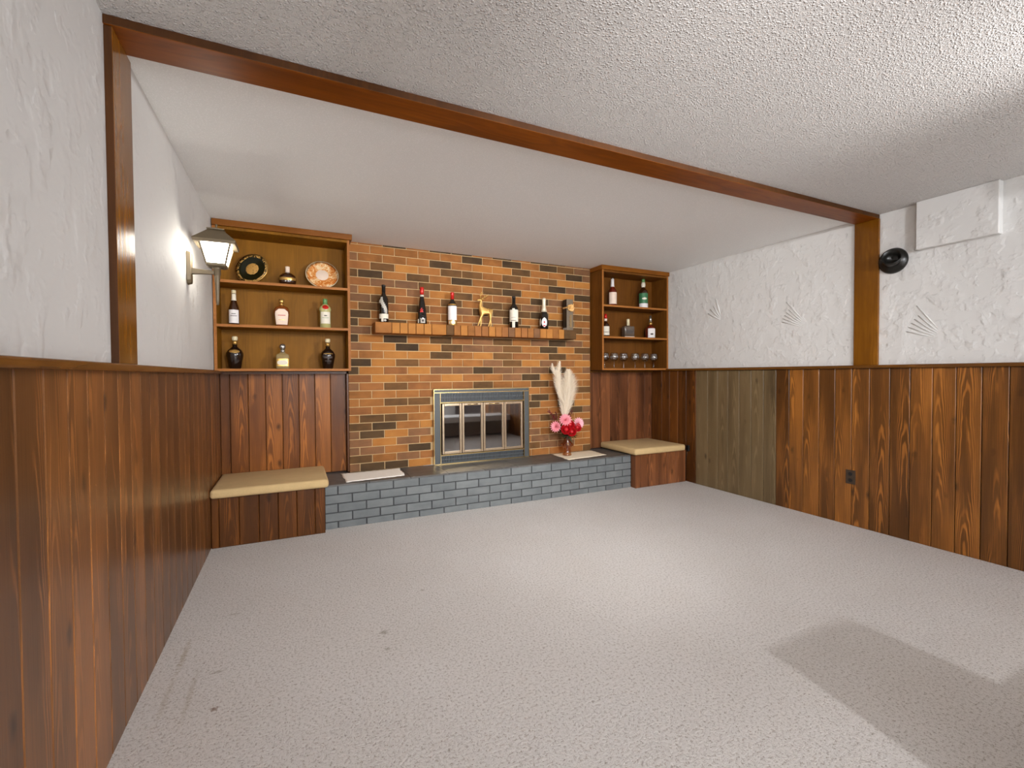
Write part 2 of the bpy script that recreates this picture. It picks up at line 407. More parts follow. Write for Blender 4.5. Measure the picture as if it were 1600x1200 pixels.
def lathe(bm, prof, n=28, sy=1., e=2., mi=0, off=(0, 0, 0), capb=True, capt=True, a0=None, a1=None):
    rings = []
    full = a0 is None
    for it in prof:
        r, z = it[0], it[1]; ee = it[2] if len(it) > 2 else e; ss = it[3] if len(it) > 3 else sy
        rg = []
        cnt = n if full else n + 1
        for k in range(cnt):
            a = 2 * PI * k / n if full else a0 + (a1 - a0) * k / n
            cx, cy = cross(a, ee)
            rg.append(bm.verts.new((off[0] + cx * r, off[1] + cy * r * ss, off[2] + z)))
        rings.append(rg)
    for r0, r1 in zip(rings, rings[1:]):
        for k in range(n if full else n):
            j = (k + 1) % len(r0)
            bm.faces.new((r0[k], r0[j], r1[j], r1[k])).material_index = mi
    if full and capb and prof[0][0] > 1e-4: bm.faces.new(rings[0][::-1]).material_index = mi
    if full and capt and prof[-1][0] > 1e-4: bm.faces.new(rings[-1]).material_index = mi
def rprof(prof, z):
    for a, b in zip(prof, prof[1:]):
        if a[1] <= z <= b[1] and b[1] > a[1]:
            f = (z - a[1]) / (b[1] - a[1]); return a[0] + (b[0] - a[0]) * f
    return prof[-1][0]
def label_patch(name, prof, z0, z1, half, mat, parent, sy=1., e=2., off=.0012, center=-PI / 2, shape=None):
    bm = bmesh.new(); zs = [z0 + (z1 - z0) * i / 6 for i in range(7)]; n = 14; rings = []
    for z in zs:
        r = rprof(prof, z) + off; hh = half
        if shape: hh = half * shape((z - z0) / (z1 - z0))
        rings.append([])
        for k in range(n + 1):
            a = center - hh + 2 * hh * k / n; cx, cy = cross(a, e)
            rings[-1].append(bm.verts.new((cx * r, cy * (r * sy + (off if sy < 1 else 0)), z)))
    for r0, r1 in zip(rings, rings[1:]):
        for k in range(n): bm.faces.new((r0[k], r0[k + 1], r1[k + 1], r1[k]))
    return obj(name, bm, mat, parent, smooth=True)

# ------------------------------------------------------------------ room shell
XR, XRP, XLP, ZC, YB, YF = 4.35, 4.362, -.004, 2.308, .06, -7.5
structure(box('floor', -.2, 4.6, YF - .1, .62, -.08, 0, M['carpet']))
structure(box('ceiling', -.2, 4.6, YF - .1, -2.19, ZC, ZC + .08, M['popcorn']))
structure(box('ceiling', -.2, 4.6, -2.19, .62, ZC, ZC + .08, M['popcorn_fine']))
def side_wall(name, xin, xback, xo, pl_mat):
    bm = bmesh.new(); bx(bm, min(xin, xo), max(xin, xo), YF, YB + .1, 1.195, ZC, 0)
    bx(bm, min(xback, xo), max(xback, xo), YF, YB + .1, 0, 1.195, 1)
    return structure(obj(name, bm, [pl_mat, M['groove']]))
wl = side_wall('wall_left', XLP, -.013, -.15, M['plaster'])
wr = side_wall('wall_right', XRP, XR + .013, 4.55, M['plaster_r'])
bm = bmesh.new()
bx(bm, -.02, 1.60, YB + .013, YB + .1, 0, ZC); bx(bm, 2.75, 4.37, YB + .013, YB + .1, 0, ZC)
bx(bm, 1.60, 2.75, YB + .013, YB + .1, 1.1, ZC)
wb = structure(obj('wall_back', bm, M['groove']))
# wall behind the camera with two window openings
bm = bmesh.new(); W = [(.4, 1.9), (2.45, 3.95)]  # openings added for the fill light from behind
xs = [-.15, W[0][0], W[0][1], W[1][0], W[1][1], 4.55]
for i in (0, 2, 4): bx(bm, xs[i], xs[i + 1], YF - .12, YF, 0, ZC)
for i in (1, 3): bx(bm, xs[i], xs[i + 1], YF - .12, YF, 0, .72); bx(bm, xs[i], xs[i + 1], YF - .12, YF, 1.98, ZC)
structure(obj('wall_front', bm, M['plaster']))
for i, (a, b) in enumerate(W):
    bm = bmesh.new()
    for q in ((a, a + .05, .72, 1.98), (b - .05, b, .72, 1.98), (a, b, .72, .77), (a, b, 1.93, 1.98), ((a + b) / 2 - .02, (a + b) / 2 + .02, .72, 1.98)):
        bx(bm, q[0], q[1], YF - .08, YF - .03, q[2], q[3])
    o = structure(obj('window_%d' % (i + 1), bm, M['white_paint']))  # added unseen windows, put in to light the room
    p = box('pane', a + .03, b - .03, YF - .06, YF - .055, .75, 1.95, M['window_glass'], o)

def planks(parent, joints, fix, h, z0, rotz, mats, t=.0125, c=.003):
    """joints: running coordinate along the wall; fix: the coordinate of the back of the boards"""
    for i, (a, b) in enumerate(zip(joints, joints[1:])):
        wd = abs(b - a) - .0032; mid = (a + b) / 2
        mt = mats(i, mid) if callable(mats) else mats
        me = slab_mesh('plank', wd, h, t, c, mt)
        loc = (mid, fix, z0) if rotz == 0 else (fix, mid, z0)
        inst('plank', me, parent, loc, rotz)
# left wall: boards face +x
jl = [YB]; y = -.02
yk = -1.721 + .1235 * 14
jl = [YB] + [yk - .1235 * k for k in range(0, 46)]
planks(wl, jl, -.0125, 1.195, 0, R(90), M['plank_left'])
jr = [YB, -.106, -.226, -.35, -.469, -.601, -.754, -.876, -.996, -1.121, -1.247, -1.372, -1.491, -1.61, -1.73, -1.857, -1.978, -2.097, -2.217, -2.344, -2.462, -2.585, -2.705, -2.827, -2.947]
jr += [-2.947 - .1225 * k for k in range(1, 22)]
def rmat(i, mid):
    if mid > -.62: return M['plank_dark']
    if mid > -1.49: return M['plank_grey']
    return M['plank']
planks(wr, jr, XR + .0125, 1.199, 0, R(-90), rmat)
jb = [.0, .066, .19, .312, .434, .556, .678, .8, .925]
planks(wb, jb, YB + .0125, .858, .345, 0, M['plank_back'])
jb2 = [3.455, 3.501, 3.62, 3.745, 3.87, 3.995, 4.12, 4.24, 4.35]
planks(wb, jb2, YB + .0125, .858, .345, 0, M['plank_red'])
# chair rails
for nm, a, b, z0, z1, x0, x1 in (('trim_1', -5.6, YB, 1.187, 1.212, -.012, .03), ('trim_2', -5.6, YB, 1.198, 1.222, XR - .028, XR + .014)):
    structure(box(nm, x0, x1, a, b, z0, z1, M['rail'], bevel=.006))
structure(box('trim_3', .0, .93, YB - .02, YB + .012, 1.185, 1.203, M['rail']))
structure(box('trim_4', 3.46, 4.35, YB - .02, YB + .012, 1.185, 1.203, M['rail']))
# corner strip beside the chimney breast
structure(box('trim_5', .925, .943, .0, YB + .012, .345, 1.185, M['plank_dark'], bevel=.003))
# flat varnished boards across ceiling and down both walls
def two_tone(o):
    o.data.materials.append(M['edge_dark'])  # room-facing faces take the darker edge material
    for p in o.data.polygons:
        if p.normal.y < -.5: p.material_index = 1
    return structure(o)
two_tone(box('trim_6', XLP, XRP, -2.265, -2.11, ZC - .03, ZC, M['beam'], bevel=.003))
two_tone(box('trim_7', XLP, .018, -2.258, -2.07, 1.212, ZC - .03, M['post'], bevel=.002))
structure(box('trim_8', XRP - .02, XRP, -2.268, -2.11, 1.222, ZC - .03, M['post'], bevel=.002))
# boxed-in bulkhead on the right wall
o = box('bulkhead', XRP - .055, XRP, -2.905, -2.5, 1.99, ZC, M['plaster_r'], wr, bevel=.006)
# pressed fan marks in the plaster
def fan(y, z, r0, r1, a0, a1, n, tk=1.):
    bm = bmesh.new()
    for i in range(n):
        a = R(a0 + (a1 - a0) * i / (n - 1)); rr = r1 * (1 if i != n - 1 else 1.25)
        p0 = Vector((XRP + .002, y + r0 * math.cos(a), z + r0 * math.sin(a))); p1 = Vector((XRP, y + rr * math.cos(a), z + rr * math.sin(a)))
        tube(bm, [p0, (p0 + p1) / 2 + Vector((-.001, 0, 0)), p1], [.001 * tk, .0055 * tk, .0035 * tk], 6)
    obj('plaster_fan', bm, M['plaster_r'], wr, smooth=True)
fan(-.915, 1.69, .015, .19, 28, 72, 4, 1.6)
fan(-1.78, 1.53, .05, .26, 18, 50, 6)
fan(-2.66, 1.375, .06, .24, 18, 55, 6)

# ------------------------------------------------------------------ chimney breast of bricks
X0, X1, ZH = .944, 3.43, .3365
RH, BP = .0699, .2095
FX0, FX1, FZ1 = 1.672, 2.665, 1.036
cb = thing('brick_chimney_breast', 'wide orange and brown brick chimney breast between the two shelf units', 'brick wall', (2.187, YB, 0))
def local(o, root): o.location = Vector(o.location) - Vector(root.location)
bm = bmesh.new()
dx = -cb.location.x; dy = -cb.location.y
def cbx(x0, x1, y0, y1, z0, z1): bx(bm, x0 + dx, x1 + dx, y0 + dy, y1 + dy, z0, z1)
cbx(X0, 1.70, .008, .062, ZH, ZC); cbx(2.64, X1, .008, .062, ZH, ZC); cbx(1.70, 2.64, .008, .062, 1.02, ZC)
obj('mortar', bm, M['mortar'], cb)
rows = {28: 'bbdbddbdbdgmm', 27: 'bbbbbdbdbdgm', 26: 'mbbbdboogbbdm', 25: 'rgobggbgbgoo', 24: 'gdbgbdbgrbdmm', 23: 'rmmgbbgdobod',
        22: 'mormogbrbdmbr', 21: 'mgrbgbggmmbo', 20: 'bgrgrmgggdogg', 19: 'dbobbrmgbdgb', 18: 'dbgbrbmbgbbgm', 17: 'mbgbrbmbgbmb',
        16: 'dodbgrmgbmdmb', 15: 'modogmmgbdog', 14: 'bbooGboGrbgbm'.lower(), 13: 'dogrbbmgomro', 12: 'dorommdmmmdbm', 11: 'robrorbmdomb',
        10: 'mrgrrrgbbgrbb', 9: 'bbbrxxxxbbbg', 8: 'bbggxxxxxdbbb', 7: 'rbbbxxxxdbgo', 6: 'bggbxxxxxbbdm', 5: 'gdboxxxxmgbb', 4: 'mdomxxxxxbbbm',
        3: 'mombxxxxmbmb', 2: 'mmbdxxxxxmmbb', 1: 'gbmrxxxxgmmb', 0: 'mddoxxxxxbbbg'}
stuff = bmesh.new(); stuff_slots = list(BR.keys()); nbrick = 0
cand = []
for k, codes in rows.items():
    z0 = ZH + k * RH + .0035; z1 = min(ZH + (k + 1) * RH - .0035, ZC)
    js = [X0] + ([1.028 + BP * i for i in range(12)] if k % 2 == 0 else [1.133 + BP * i for i in range(11)]) + [X1]
    for i, (a, b) in enumerate(zip(js, js[1:])):
        a_, b_ = a + (.0038 if i else 0), b - (.0038 if b < X1 - .001 else 0)
        code = codes[i] if i < len(codes) else 'b'
        spans = [(a_, b_)]
        if z0 < FZ1:
            if z0 < FZ1 - .06 or True:
                spans = []
                if a_ < FX0: spans.append((a_, min(b_, FX0)))
                if b_ > FX1: spans.append((max(a_, FX1), b_))
                if z0 > FZ1 - .03: spans = [(a_, b_)]
        for (p, q) in spans:
            if q - p < .012: continue
            cc = code if code in BR else random.choice('bmr')
            cand.append((k, p, q, z0, z1, cc))
order = sorted(range(len(cand)), key=lambda i: (cand[i][4] - cand[i][3]) * (cand[i][2] - cand[i][1]), reverse=True)
big = set(order[:300])
for i, (k, p, q, z0, z1, cc) in enumerate(cand):
    t = .0095 + random.uniform(-.0012, .0012)
    if i in big:
        me = slab_mesh('brick', q - p, z1 - z0, t, .0016, BR[cc])
        inst('brick', me, cb, ((p + q) / 2 + dx, .0095 + dy, z0))
    else:
        bx(stuff, p + dx, q + dx, .0095 - t + dy, .0095 + dy, z0, z1, stuff_slots.index(cc))
so = obj('small_bricks', stuff, [BR[c] for c in stuff_slots], cb); so['kind'] = 'stuff'

# brick mantel shelf
MX0, MX1, MY, MZ0, MZ1 = 1.141, 3.145, -.165, 1.527, 1.618
mt = thing('brick_mantel', 'narrow mantel shelf of upright bricks on the chimney breast holding bottles', 'mantel', (2.143, 0, MZ0))
bm = bmesh.new(); bx(bm, MX0 + .004 - 2.143, MX1 - .004 - 2.143, MY + .012, .0, .002, MZ1 - MZ0 - .002); obj('mortar', bm, M['groove'], mt)
mj = [1.151, 1.291, 1.362, 1.432, 1.502, 1.574, 1.644, 1.781, 1.851, 1.916, 1.985, 2.055, 2.124, 2.195, 2.265, 2.332, 2.402, 2.472, 2.54, 2.61, 2.679, 2.752, 2.825, 2.898, 2.968, 3.035, 3.182]
mj = [MX0 + (v - 1.151) * (MX1 - MX0) / (3.182 - 1.151) for v in mj]
mc = 'ooooooogrrrbrrrbrmmrbbrorog'
mc = 'boooooogbobrrobrmbrbmoobog'
for i, (a, b) in enumerate(zip(mj, mj[1:])):
    cc = mc[i % len(mc)]
    bm = bmesh.new(); h = MZ1 - MZ0; e = .0022
    wv = random.uniform(-.0015, .0015)
    bx(bm, -(b - a) / 2 + e, (b - a) / 2 - e, MY + wv, 0.0, 0, h)
    o = obj('brick', bm, BR[cc], mt, bevel=.002, seg=1); o.location = ((a + b) / 2 - 2.143, 0, 0)

# ------------------------------------------------------------------ raised hearth
HX0, HX1, HY = .722, 3.643, -.407
hr = thing('raised_hearth', 'long low hearth of grey painted brick with dark slate top', 'hearth', (2.18, 0, 0))
bm = bmesh.new(); bx(bm, HX0 - 2.18, HX1 - 2.18, HY + .008, YB + .01, 0, ZH - .014)
obj('core', bm, M['painted_mortar'], hr)
for k in range(5):
    z1 = ZH - .014 - k * .0685; z0 = max(z1 - .0685 + .007, .0)
    st = .812 if k % 2 == 0 else .9165
    js = [HX0] + [st + BP * i for i in range(15) if HX0 + .02 < st + BP * i < HX1 - .03] + [HX1]
    for i, (a, b) in enumerate(zip(js, js[1:])):
        a_ = a + (.0042 if i else 0); b_ = b - (.0042 if b < HX1 else 0)
        me = slab_mesh('brick', b_ - a_, z1 - z0 - .0, .011 + random.choice((0, .001)), .002, M['painted_brick'])
        inst('brick', me, hr, ((a_ + b_) / 2 - 2.18, HY + .01, z0))
xs = [HX0 + i * (HX1 - HX0) / 9 for i in range(10)]
for a, b in zip(xs, xs[1:]):
    bm = bmesh.new(); bx(bm, -(b - a) / 2 + .001, (b - a) / 2 - .001, HY - .004, -.0015, 0, .0135 + random.uniform(0, .001))
    o = obj('tile', bm, M['slate'], hr, bevel=.002, seg=1); o.location = ((a + b) / 2 - 2.18, 0, ZH - .014)
for a, b in ((HX0, .935), (3.44, HX1)):
    bm = bmesh.new(); bx(bm, -(b - a) / 2 + .001, (b - a) / 2 - .001, .0, YB - .001, 0, .0135)
    o = obj('tile', bm, M['slate'], hr, bevel=.002, seg=1); o.location = ((a + b) / 2 - 2.18, 0, ZH - .014)

# ------------------------------------------------------------------ fireplace insert
fp = thing('fireplace_insert', 'grey and brass fireplace insert with four bifold glass doors set in brick', 'fireplace', (2.167, 0, ZH))
OX, OZ = 2.167, ZH
def fbox(name, x0, x1, y0, y1, z0, z1, mat, parent=fp, bevel=0.): return box(name, x0 - OX, x1 - OX, y0, y1, z0 - OZ, z1 - OZ, mat, parent, bevel)
bm = bmesh.new()
for q in ((1.68, 1.737, .338, 1.003), (2.603, 2.655, .338, 1.003), (1.68, 2.655, 1.008, 1.03)):
    bx(bm, q[0] - OX, q[1] - OX, -.034, .004, q[2] - OZ, q[3] - OZ)
obj('surround', bm, M['pewter'], fp, bevel=.001, seg=1)
for q in ((1.737, 2.603, .915, 1.003), (1.737, 2.603, .345, .418)):
    fbox('vent_recess', q[0], q[1], -.018, .004, q[2], q[3], M['black_foil'])
bm = bmesh.new()
for q in ((1.676, 2.66, 1.03, 1.036), (1.676, 2.66, 1.001, 1.008), (1.674, 1.68, .338, 1.03), (2.655, 2.661, .338, 1.03),
          (1.735, 1.740, .34, 1.001), (2.600, 2.605, .34, 1.001), (1.74, 2.6, .906, .914), (1.74, 2.6, .418, .427), (1.676, 2.66, .338, .344)):
    bx(bm, q[0] - OX, q[1] - OX, -.038, -.002, q[2] - OZ, q[3] - OZ)
obj('brass_trim', bm, M['brass'], fp)
for z0, z1 in ((.918, .998), (.347, .414)):
    bm = bmesh.new()
    x = 1.745
    while x < 2.588:
        bx(bm, x - OX, x + .0048 - OX, -.028, -.018, z0 - OZ, z1 - OZ); x += .0155
    for zz in (z0, (z0 + z1) / 2 - .002, z1 - .004): bx(bm, 1.742 - OX, 2.598 - OX, -.0285, -.018, zz - OZ, zz + .004 - OZ)
    o = obj('grille', bm, M['grille_metal'], fp); o['kind'] = 'stuff'
dj = [1.752, 1.947, 2.163, 2.385, 2.592]
for i, (a, b) in enumerate(zip(dj, dj[1:])):
    bm = bmesh.new(); a_ = a + .002; b_ = b - .002; f = .021; z0, z1 = .43, .902
    for q in ((a_, a_ + f, z0, z1), (b_ - f, b_, z0, z1), (a_ + f, b_ - f, z0, z0 + .024), (a_ + f, b_ - f, z1 - .024, z1)):
        bx(bm, q[0] - OX, q[1] - OX, -.036, -.018, q[2] - OZ, q[3] - OZ)
    d = obj('door', bm, M['brass_pale'], fp, bevel=.003)
    p = box('glass_pane', a_ + f - .004 - OX, b_ - f + .004 - OX, -.026, -.0225, z0 + .02 - OZ, z1 - .02 - OZ, M['pane'], d)
    if i in (1, 2):
        bm = bmesh.new(); cx = (a + b) / 2
        tube(bm, [(cx - .05 - OX, -.04, z1 - .013 - OZ), (cx - OX, -.048, z1 - .013 - OZ), (cx + .05 - OX, -.04, z1 - .013 - OZ)], .005, 8)
        obj('handle', bm, M['brass'], d, smooth=True)
bm = bmesh.new()
# firebox: floor, back, sides, roof
for q in ((1.70, 2.64, .42, .45, .345, 1.02), (1.70, 1.725, .005, .42, .345, 1.02), (2.615, 2.64, .005, .42, .345, 1.02), (1.725, 2.615, .005, .42, 1.0, 1.02)):
    bx(bm, q[0] - OX, q[1] - OX, q[2], q[3], q[4] - OZ, q[5] - OZ)
obj('firebox', bm, M['firebrick'], fp)
fbox('ash_floor', 1.725, 2.615, .005, .42, .345, .375, M['ash'])
bm = bmesh.new()
for k in range(6): tube(bm, [(1.92 + k * .1 - OX, .1, .46 - OZ), (1.92 + k * .1 - OX, .11, .425 - OZ), (1.92 + k * .1 - OX, .33, .425 - OZ)], .006, 6)
for y in (.13, .3): tube(bm, [(1.9 - OX, y, .42 - OZ), (2.44 - OX, y, .42 - OZ)], .006, 6)
for x in (1.93, 2.41):
    for y in (.13, .3): tube(bm, [(x - OX, y, .42 - OZ), (x - OX, y, .375 - OZ)], .006, 6)
obj('grate', bm, M['black_metal'], fp)
bm = bmesh.new()
tube(bm, [(1.95 - OX, .17, .475 - OZ), (2.2 - OX, .18, .478 - OZ), (2.42 - OX, .165, .472 - OZ)], [.04, .046, .042], 10)
tube(bm, [(1.98 - OX, .26, .472 - OZ), (2.2 - OX, .27, .477 - OZ), (2.4 - OX, .26, .472 - OZ)], [.04, .043, .038], 10)
obj('log_pair', bm, M['bark'], fp, smooth=True)['kind'] = 'stuff'

# ------------------------------------------------------------------ benches
def bench(name, label, xa, xb, joints, pmat, px0, px1, pz0, pz1, side=None):
    cx = (xa + xb) / 2; cy = -.24
    t = thing(name, label, 'bench', (cx, cy, 0))
    box('body', xa + (.013 if side == 'L' else .0) - cx, xb - (.013 if side == 'R' else 0) - cx, -.467 - cy, YB - .002 - cy, 0, pz0, M['groove'], t)
    # upper part of the body behind, over the hearth
    for a, b in zip(joints, joints[1:]):
        me = slab_mesh('plank', b - a - .002, pz0, .0125, .0045, pmat)
        inst('plank', me, t, ((a + b) / 2 - cx, -.467 - cy, 0))
    if side == 'L':
        me = slab_mesh('plank', .07, pz0, .0125, .003, pmat); inst('plank', me, t, (xa + .0125 - cx, -.444 - cy, 0), R(-90))
    bm = bmesh.new(); bx(bm, px0 - cx, px1 - cx, -.53 - cy, YB - .002 - cy, pz0, pz1)
    bmesh.ops.subdivide_edges(bm, edges=bm.edges[:], cuts=1)
    o = obj('seat_pad', bm, M['plush'], t, smooth=True, bevel=.022, seg=4)
    return t
bench('bench_seat', 'low wood plank bench with beige plush top in the left corner beside the hearth', .002, .718, [.002, .047, .166, .287, .407, .527, .648, .718], M['plank_dark'], .002, .742, .346, .408)
bench('bench_seat', 'low wood plank bench with beige plush top in the right corner beside the hearth', 3.645, 4.335, [3.645, 3.71, 3.828, 3.952, 4.074, 4.191, 4.335], M['plank_red'], 3.60, 4.285, .346, .412, side='L')

# ------------------------------------------------------------------ shelf units
def shelf_unit(label, xa, xb, zsh, zbot, mat, side_out):
    cx = (xa + xb) / 2; YF_ = -.195; T = .019
    t = thing('shelf_unit', label, 'shelf', (cx, YB, zbot))
    def sb(n, x0, x1, y0, y1, z0, z1, m_, bv=.0): return box(n, x0 - cx, x1 - cx, y0 - YB, y1 - YB, z0 - zbot, z1 - zbot, m_, t, bv)
    ft = .004
    sb('back_panel', xa + T, xb - T, YB - .008, YB - .001, zbot + T, 2.262, mat)
    sb('side_panel', xa, xa + T, YF_ + ft, YB - .001, zbot, 2.262, mat); sb('side_panel', xb - T, xb, YF_ + ft, YB - .001, zbot, 2.262, mat)
    sb('bottom_panel', xa + T, xb - T, YF_ + ft, YB - .001, zbot, zbot + T, mat)
    sb('top_panel', xa + T, xb - T, YF_ + ft, YB - .008, 2.243, 2.262, mat)
    for z in zsh: sb('shelf_board', xa + T + .0005, xb - T - .0005, YF_ + ft + .002, YB - .009, z - T, z, mat)
    sb('face_edge', xa, xa + T, YF_, YF_ + ft, zbot, 2.262, M['cab_edge']); sb('face_edge', xb - T, xb, YF_, YF_ + ft, zbot, 2.262, M['cab_edge'])
    for z in zsh + [zbot + T]: sb('face_edge', xa + T, xb - T, YF_ + .0005, YF_ + ft + .002, z - T, z, M['cab_edge'])
    sb('cornice', xa - (.018 if side_out == 'L' else -.001), xb + (.018 if side_out == 'R' else -.001) - (0 if side_out == 'R' else 0), YF_ - .02, YB - .001, 2.2625, 2.307, M['cornice'], .003)
    return t
ZL = [1.8755, 1.5515]; ZR = [1.899, 1.5665]; ZB = 1.2065
# the left unit is notched over the brickwork: its back rests on the panelling plane, its right end stands clear of the bricks
shelf_unit('left built-in wooden shelf unit beside the wall lantern, filled with plates and bottles', .001, .943, ZL, ZB - .001, M['cabinet'], 'R')
shelf_unit('right built-in wooden shelf unit with bottles above a row of stem glasses', 3.446, 4.3595, ZR, ZB + .002, M['cabinet_r'], 'L')

# ------------------------------------------------------------------ wall lantern
LX, LY = .137, -1.05
wlm = thing('wall_lantern', 'lit carriage wall lantern with arm and tapered tail on the left wall', 'wall lamp', (XLP, LY, 1.76))
ox, oz = -XLP, -1.76
LM = M['lantern_metal']
bm = bmesh.new()
pts = []
n = 12
outl = [(-.034, 1.70), (-.034, 1.85), (-.028, 1.862), (.028, 1.862), (.034, 1.85), (.034, 1.70), (.024, 1.683), (0, 1.676), (-.024, 1.683)]
f0 = [bm.verts.new((XLP + ox + .001, yy, zz + oz)) for yy, zz in outl]; f1 = [bm.verts.new((.018 + ox, yy * .8, (zz - 1.77) * .93 + 1.77 + oz)) for yy, zz in outl]
bm.faces.new(f0[::-1]) ; bm.faces.new(f1)
for i in range(len(outl)): bm.faces.new((f0[i], f0[(i + 1) % len(outl)], f1[(i + 1) % len(outl)], f1[i]))
bmesh.ops.recalc_face_normals(bm, faces=bm.faces[:]); obj('backplate', bm, LM, wlm, bevel=.003)
bm = bmesh.new(); 
vs1 = [(x + ox, yy, z + oz) for x, s1, zt, zb in ((.012, .013, 1.772, 1.738), (.06, .011, 1.768, 1.743), (.125, .010, 1.766, 1.745)) for yy, z in ((-s1, zb), (s1, zb), (s1, zt), (-s1, zt))]
vv = [bm.verts.new(p) for p in vs1]
for k in range(2):
    for i in range(4): bm.faces.new((vv[k * 4 + i], vv[k * 4 + (i + 1) % 4], vv[k * 4 + 4 + (i + 1) % 4], vv[k * 4 + 4 + i]))
bm.faces.new(vv[:4][::-1]); bm.faces.new(vv[8:]); bmesh.ops.recalc_face_normals(bm, faces=bm.faces[:]); obj('arm', bm, LM, wlm, bevel=.002)
def sq(bm, cx, z, h):  # square ring
    return [bm.verts.new((cx + ox + sx * h, sy * h, z + oz)) for sx, sy in ((-1, -1), (1, -1), (1, 1), (-1, 1))]
def sqsolid(bm, secs):
    rg = [sq(bm, *s_) for s_ in secs]
    for a, b in zip(rg, rg[1:]):
        for i in range(4): bm.faces.new((a[i], a[(i + 1) % 4], b[(i + 1) % 4], b[i]))
    bm.faces.new(rg[0][::-1]); bm.faces.new(rg[-1])
bm = bmesh.new(); lathe(bm, [(.0, 1.572), (.007, 1.576), (.009, 1.60), (.012, 1.70), (.015, 1.735), (.014, 1.74), (.018, 1.745), (.018, 1.775), (.03, 1.786)], 16, off=(LX + ox, 0, oz))
obj('tail', bm, LM, wlm, smooth=True)
bm = bmesh.new(); sqsolid(bm, [(LX, 1.783, .036), (LX, 1.79, .048), (LX, 1.797, .048)]); obj('base_tray', bm, LM, wlm)
# frame bars and panes
zb_, zt_, hb, ht = 1.797, 1.912, .045, .073
bm = bmesh.new()
for sx in (-1, 1):
    for sy in (-1, 1): tube(bm, [(LX + ox + sx * hb, sy * hb, zb_ + oz), (LX + ox + sx * ht, sy * ht, zt_ + oz)], .0065, 4)
for zz, hh in ((zb_ + .003, hb), (zt_ - .004, ht)):
    for a, b in (((-1, -1), (1, -1)), ((1, -1), (1, 1)), ((1, 1), (-1, 1)), ((-1, 1), (-1, -1))):
        tube(bm, [(LX + ox + a[0] * hh, a[1] * hh, zz + oz), (LX + ox + b[0] * hh, b[1] * hh, zz + oz)], .0045, 4)
obj('frame', bm, LM, wlm)
for a, b in (((-1, -1), (1, -1)), ((1, -1), (1, 1)), ((1, 1), (-1, 1)), ((-1, 1), (-1, -1))):
    bm = bmesh.new(); q = []
    for s_ in (.985, .955):
        q += [bm.verts.new((LX + ox + p[0] * h * s_, p[1] * h * s_, z + oz)) for p, h, z in ((a, hb, zb_), (b, hb, zb_), (b, ht, zt_), (a, ht, zt_))]
    for f in ((0, 1, 2, 3), (7, 6, 5, 4), (0, 4, 5, 1), (1, 5, 6, 2), (2, 6, 7, 3), (3, 7, 4, 0)): bm.faces.new([q[i] for i in f])
    bmesh.ops.recalc_face_normals(bm, faces=bm.faces[:]); obj('glass_pane', bm, M['lamp_pane'], wlm)
bm = bmesh.new(); sqsolid(bm, [(LX, 1.905, .098), (LX, 1.921, .103), (LX, 1.925, .1), (LX, 1.945, .08), (LX, 1.99, .036), (LX, 1.991, .042), (LX, 1.997, .042), (LX, 2.008, .008)])
obj('roof', bm, LM, wlm)
bm = bmesh.new(); lathe(bm, [(.004, 2.0), (.005, 2.012), (.003, 2.016), (.006, 2.02), (.006, 2.026), (.001, 2.032)], 12, off=(LX + ox, 0, oz)); obj('finial', bm, LM, wlm, smooth=True)

# black round wall fitting right of the right post
fb = thing('wall_spotlight', 'round black turned spotlight on white plaster just right of the right post', 'wall lamp', (XRP, -2.352, 1.955))
bm = bmesh.new(); lathe(bm, [(.0, 0), (.088, 0), (.09, .006), (.085, .02), (.06, .04), (.0, .046)], 36)
bmesh.ops.rotate(bm, verts=bm.verts[:], cent=(0, 0, 0), matrix=Matrix.Rotation(R(-90), 3, 'Y')); obj('base_dish', bm, M['black_paint'], fb, smooth=True)
bm = bmesh.new(); lathe(bm, [(.0, -.04), (.03, -.036), (.046, -.015), (.052, .01), (.056, .045), (.052, .045), (.045, .01), (.03, -.01), (.0, -.014)], 32, capb=False, capt=False)
mr = Matrix.Rotation(R(-62), 3, 'Y'); bmesh.ops.rotate(bm, verts=bm.verts[:], cent=(0, 0, 0), matrix=mr)
bmesh.ops.rotate(bm, verts=bm.verts[:], cent=(0, 0, 0), matrix=Matrix.Rotation(R(38), 3, 'X')); bmesh.ops.translate(bm, verts=bm.verts[:], vec=(-.06, -.018, -.004))
obj('lamp_head', bm, M['black_paint'], fb, smooth=True)

# outlets
def outlet(label, y, z, w_, h_):
    t = thing('wall_outlet', label, 'outlet', (XR, y, z))
    box('cover_plate', -.006, 0, -w_ / 2, w_ / 2, -h_ / 2, h_ / 2, M['outlet'], t, .002)
    for s_ in (-1, 1):
        bm = bmesh.new(); lathe(bm, [(.014, 0), (.014, .003), (.012, .004)], 16, off=(0, 0, 0))
        for q in (-.005, .005): bx(bm, -.001, .001, q - .001, q + .001, 0, .0045)
        bmesh.ops.rotate(bm, verts=bm.verts[:], cent=(0, 0, 0), matrix=Matrix.Rotation(R(-90), 3, 'Y'))
        o = obj('socket', bm, M['black_foil'], t); o.location = (-.006, 0, s_ * .024)
    return t
outlet('dark brown double socket on the right plank wall below the post', -2.096, .371, .066, .106)
t = thing('power_plug', 'small black power plug in the right wall beside the right bench pad', 'plug', (XR, -.505, .365))
bm = bmesh.new(); bx(bm, -.022, 0, -.02, .02, -.032, .032); obj('plug_body', bm, M['black_foil'], t, bevel=.006)
bm = bmesh.new(); tube(bm, [(-.018, 0, -.03), (-.024, .004, -.07), (-.02, .02, -.13), (-.012, .03, -.36)], .0035, 6); obj('cord', bm, M['black_foil'], t, smooth=True)

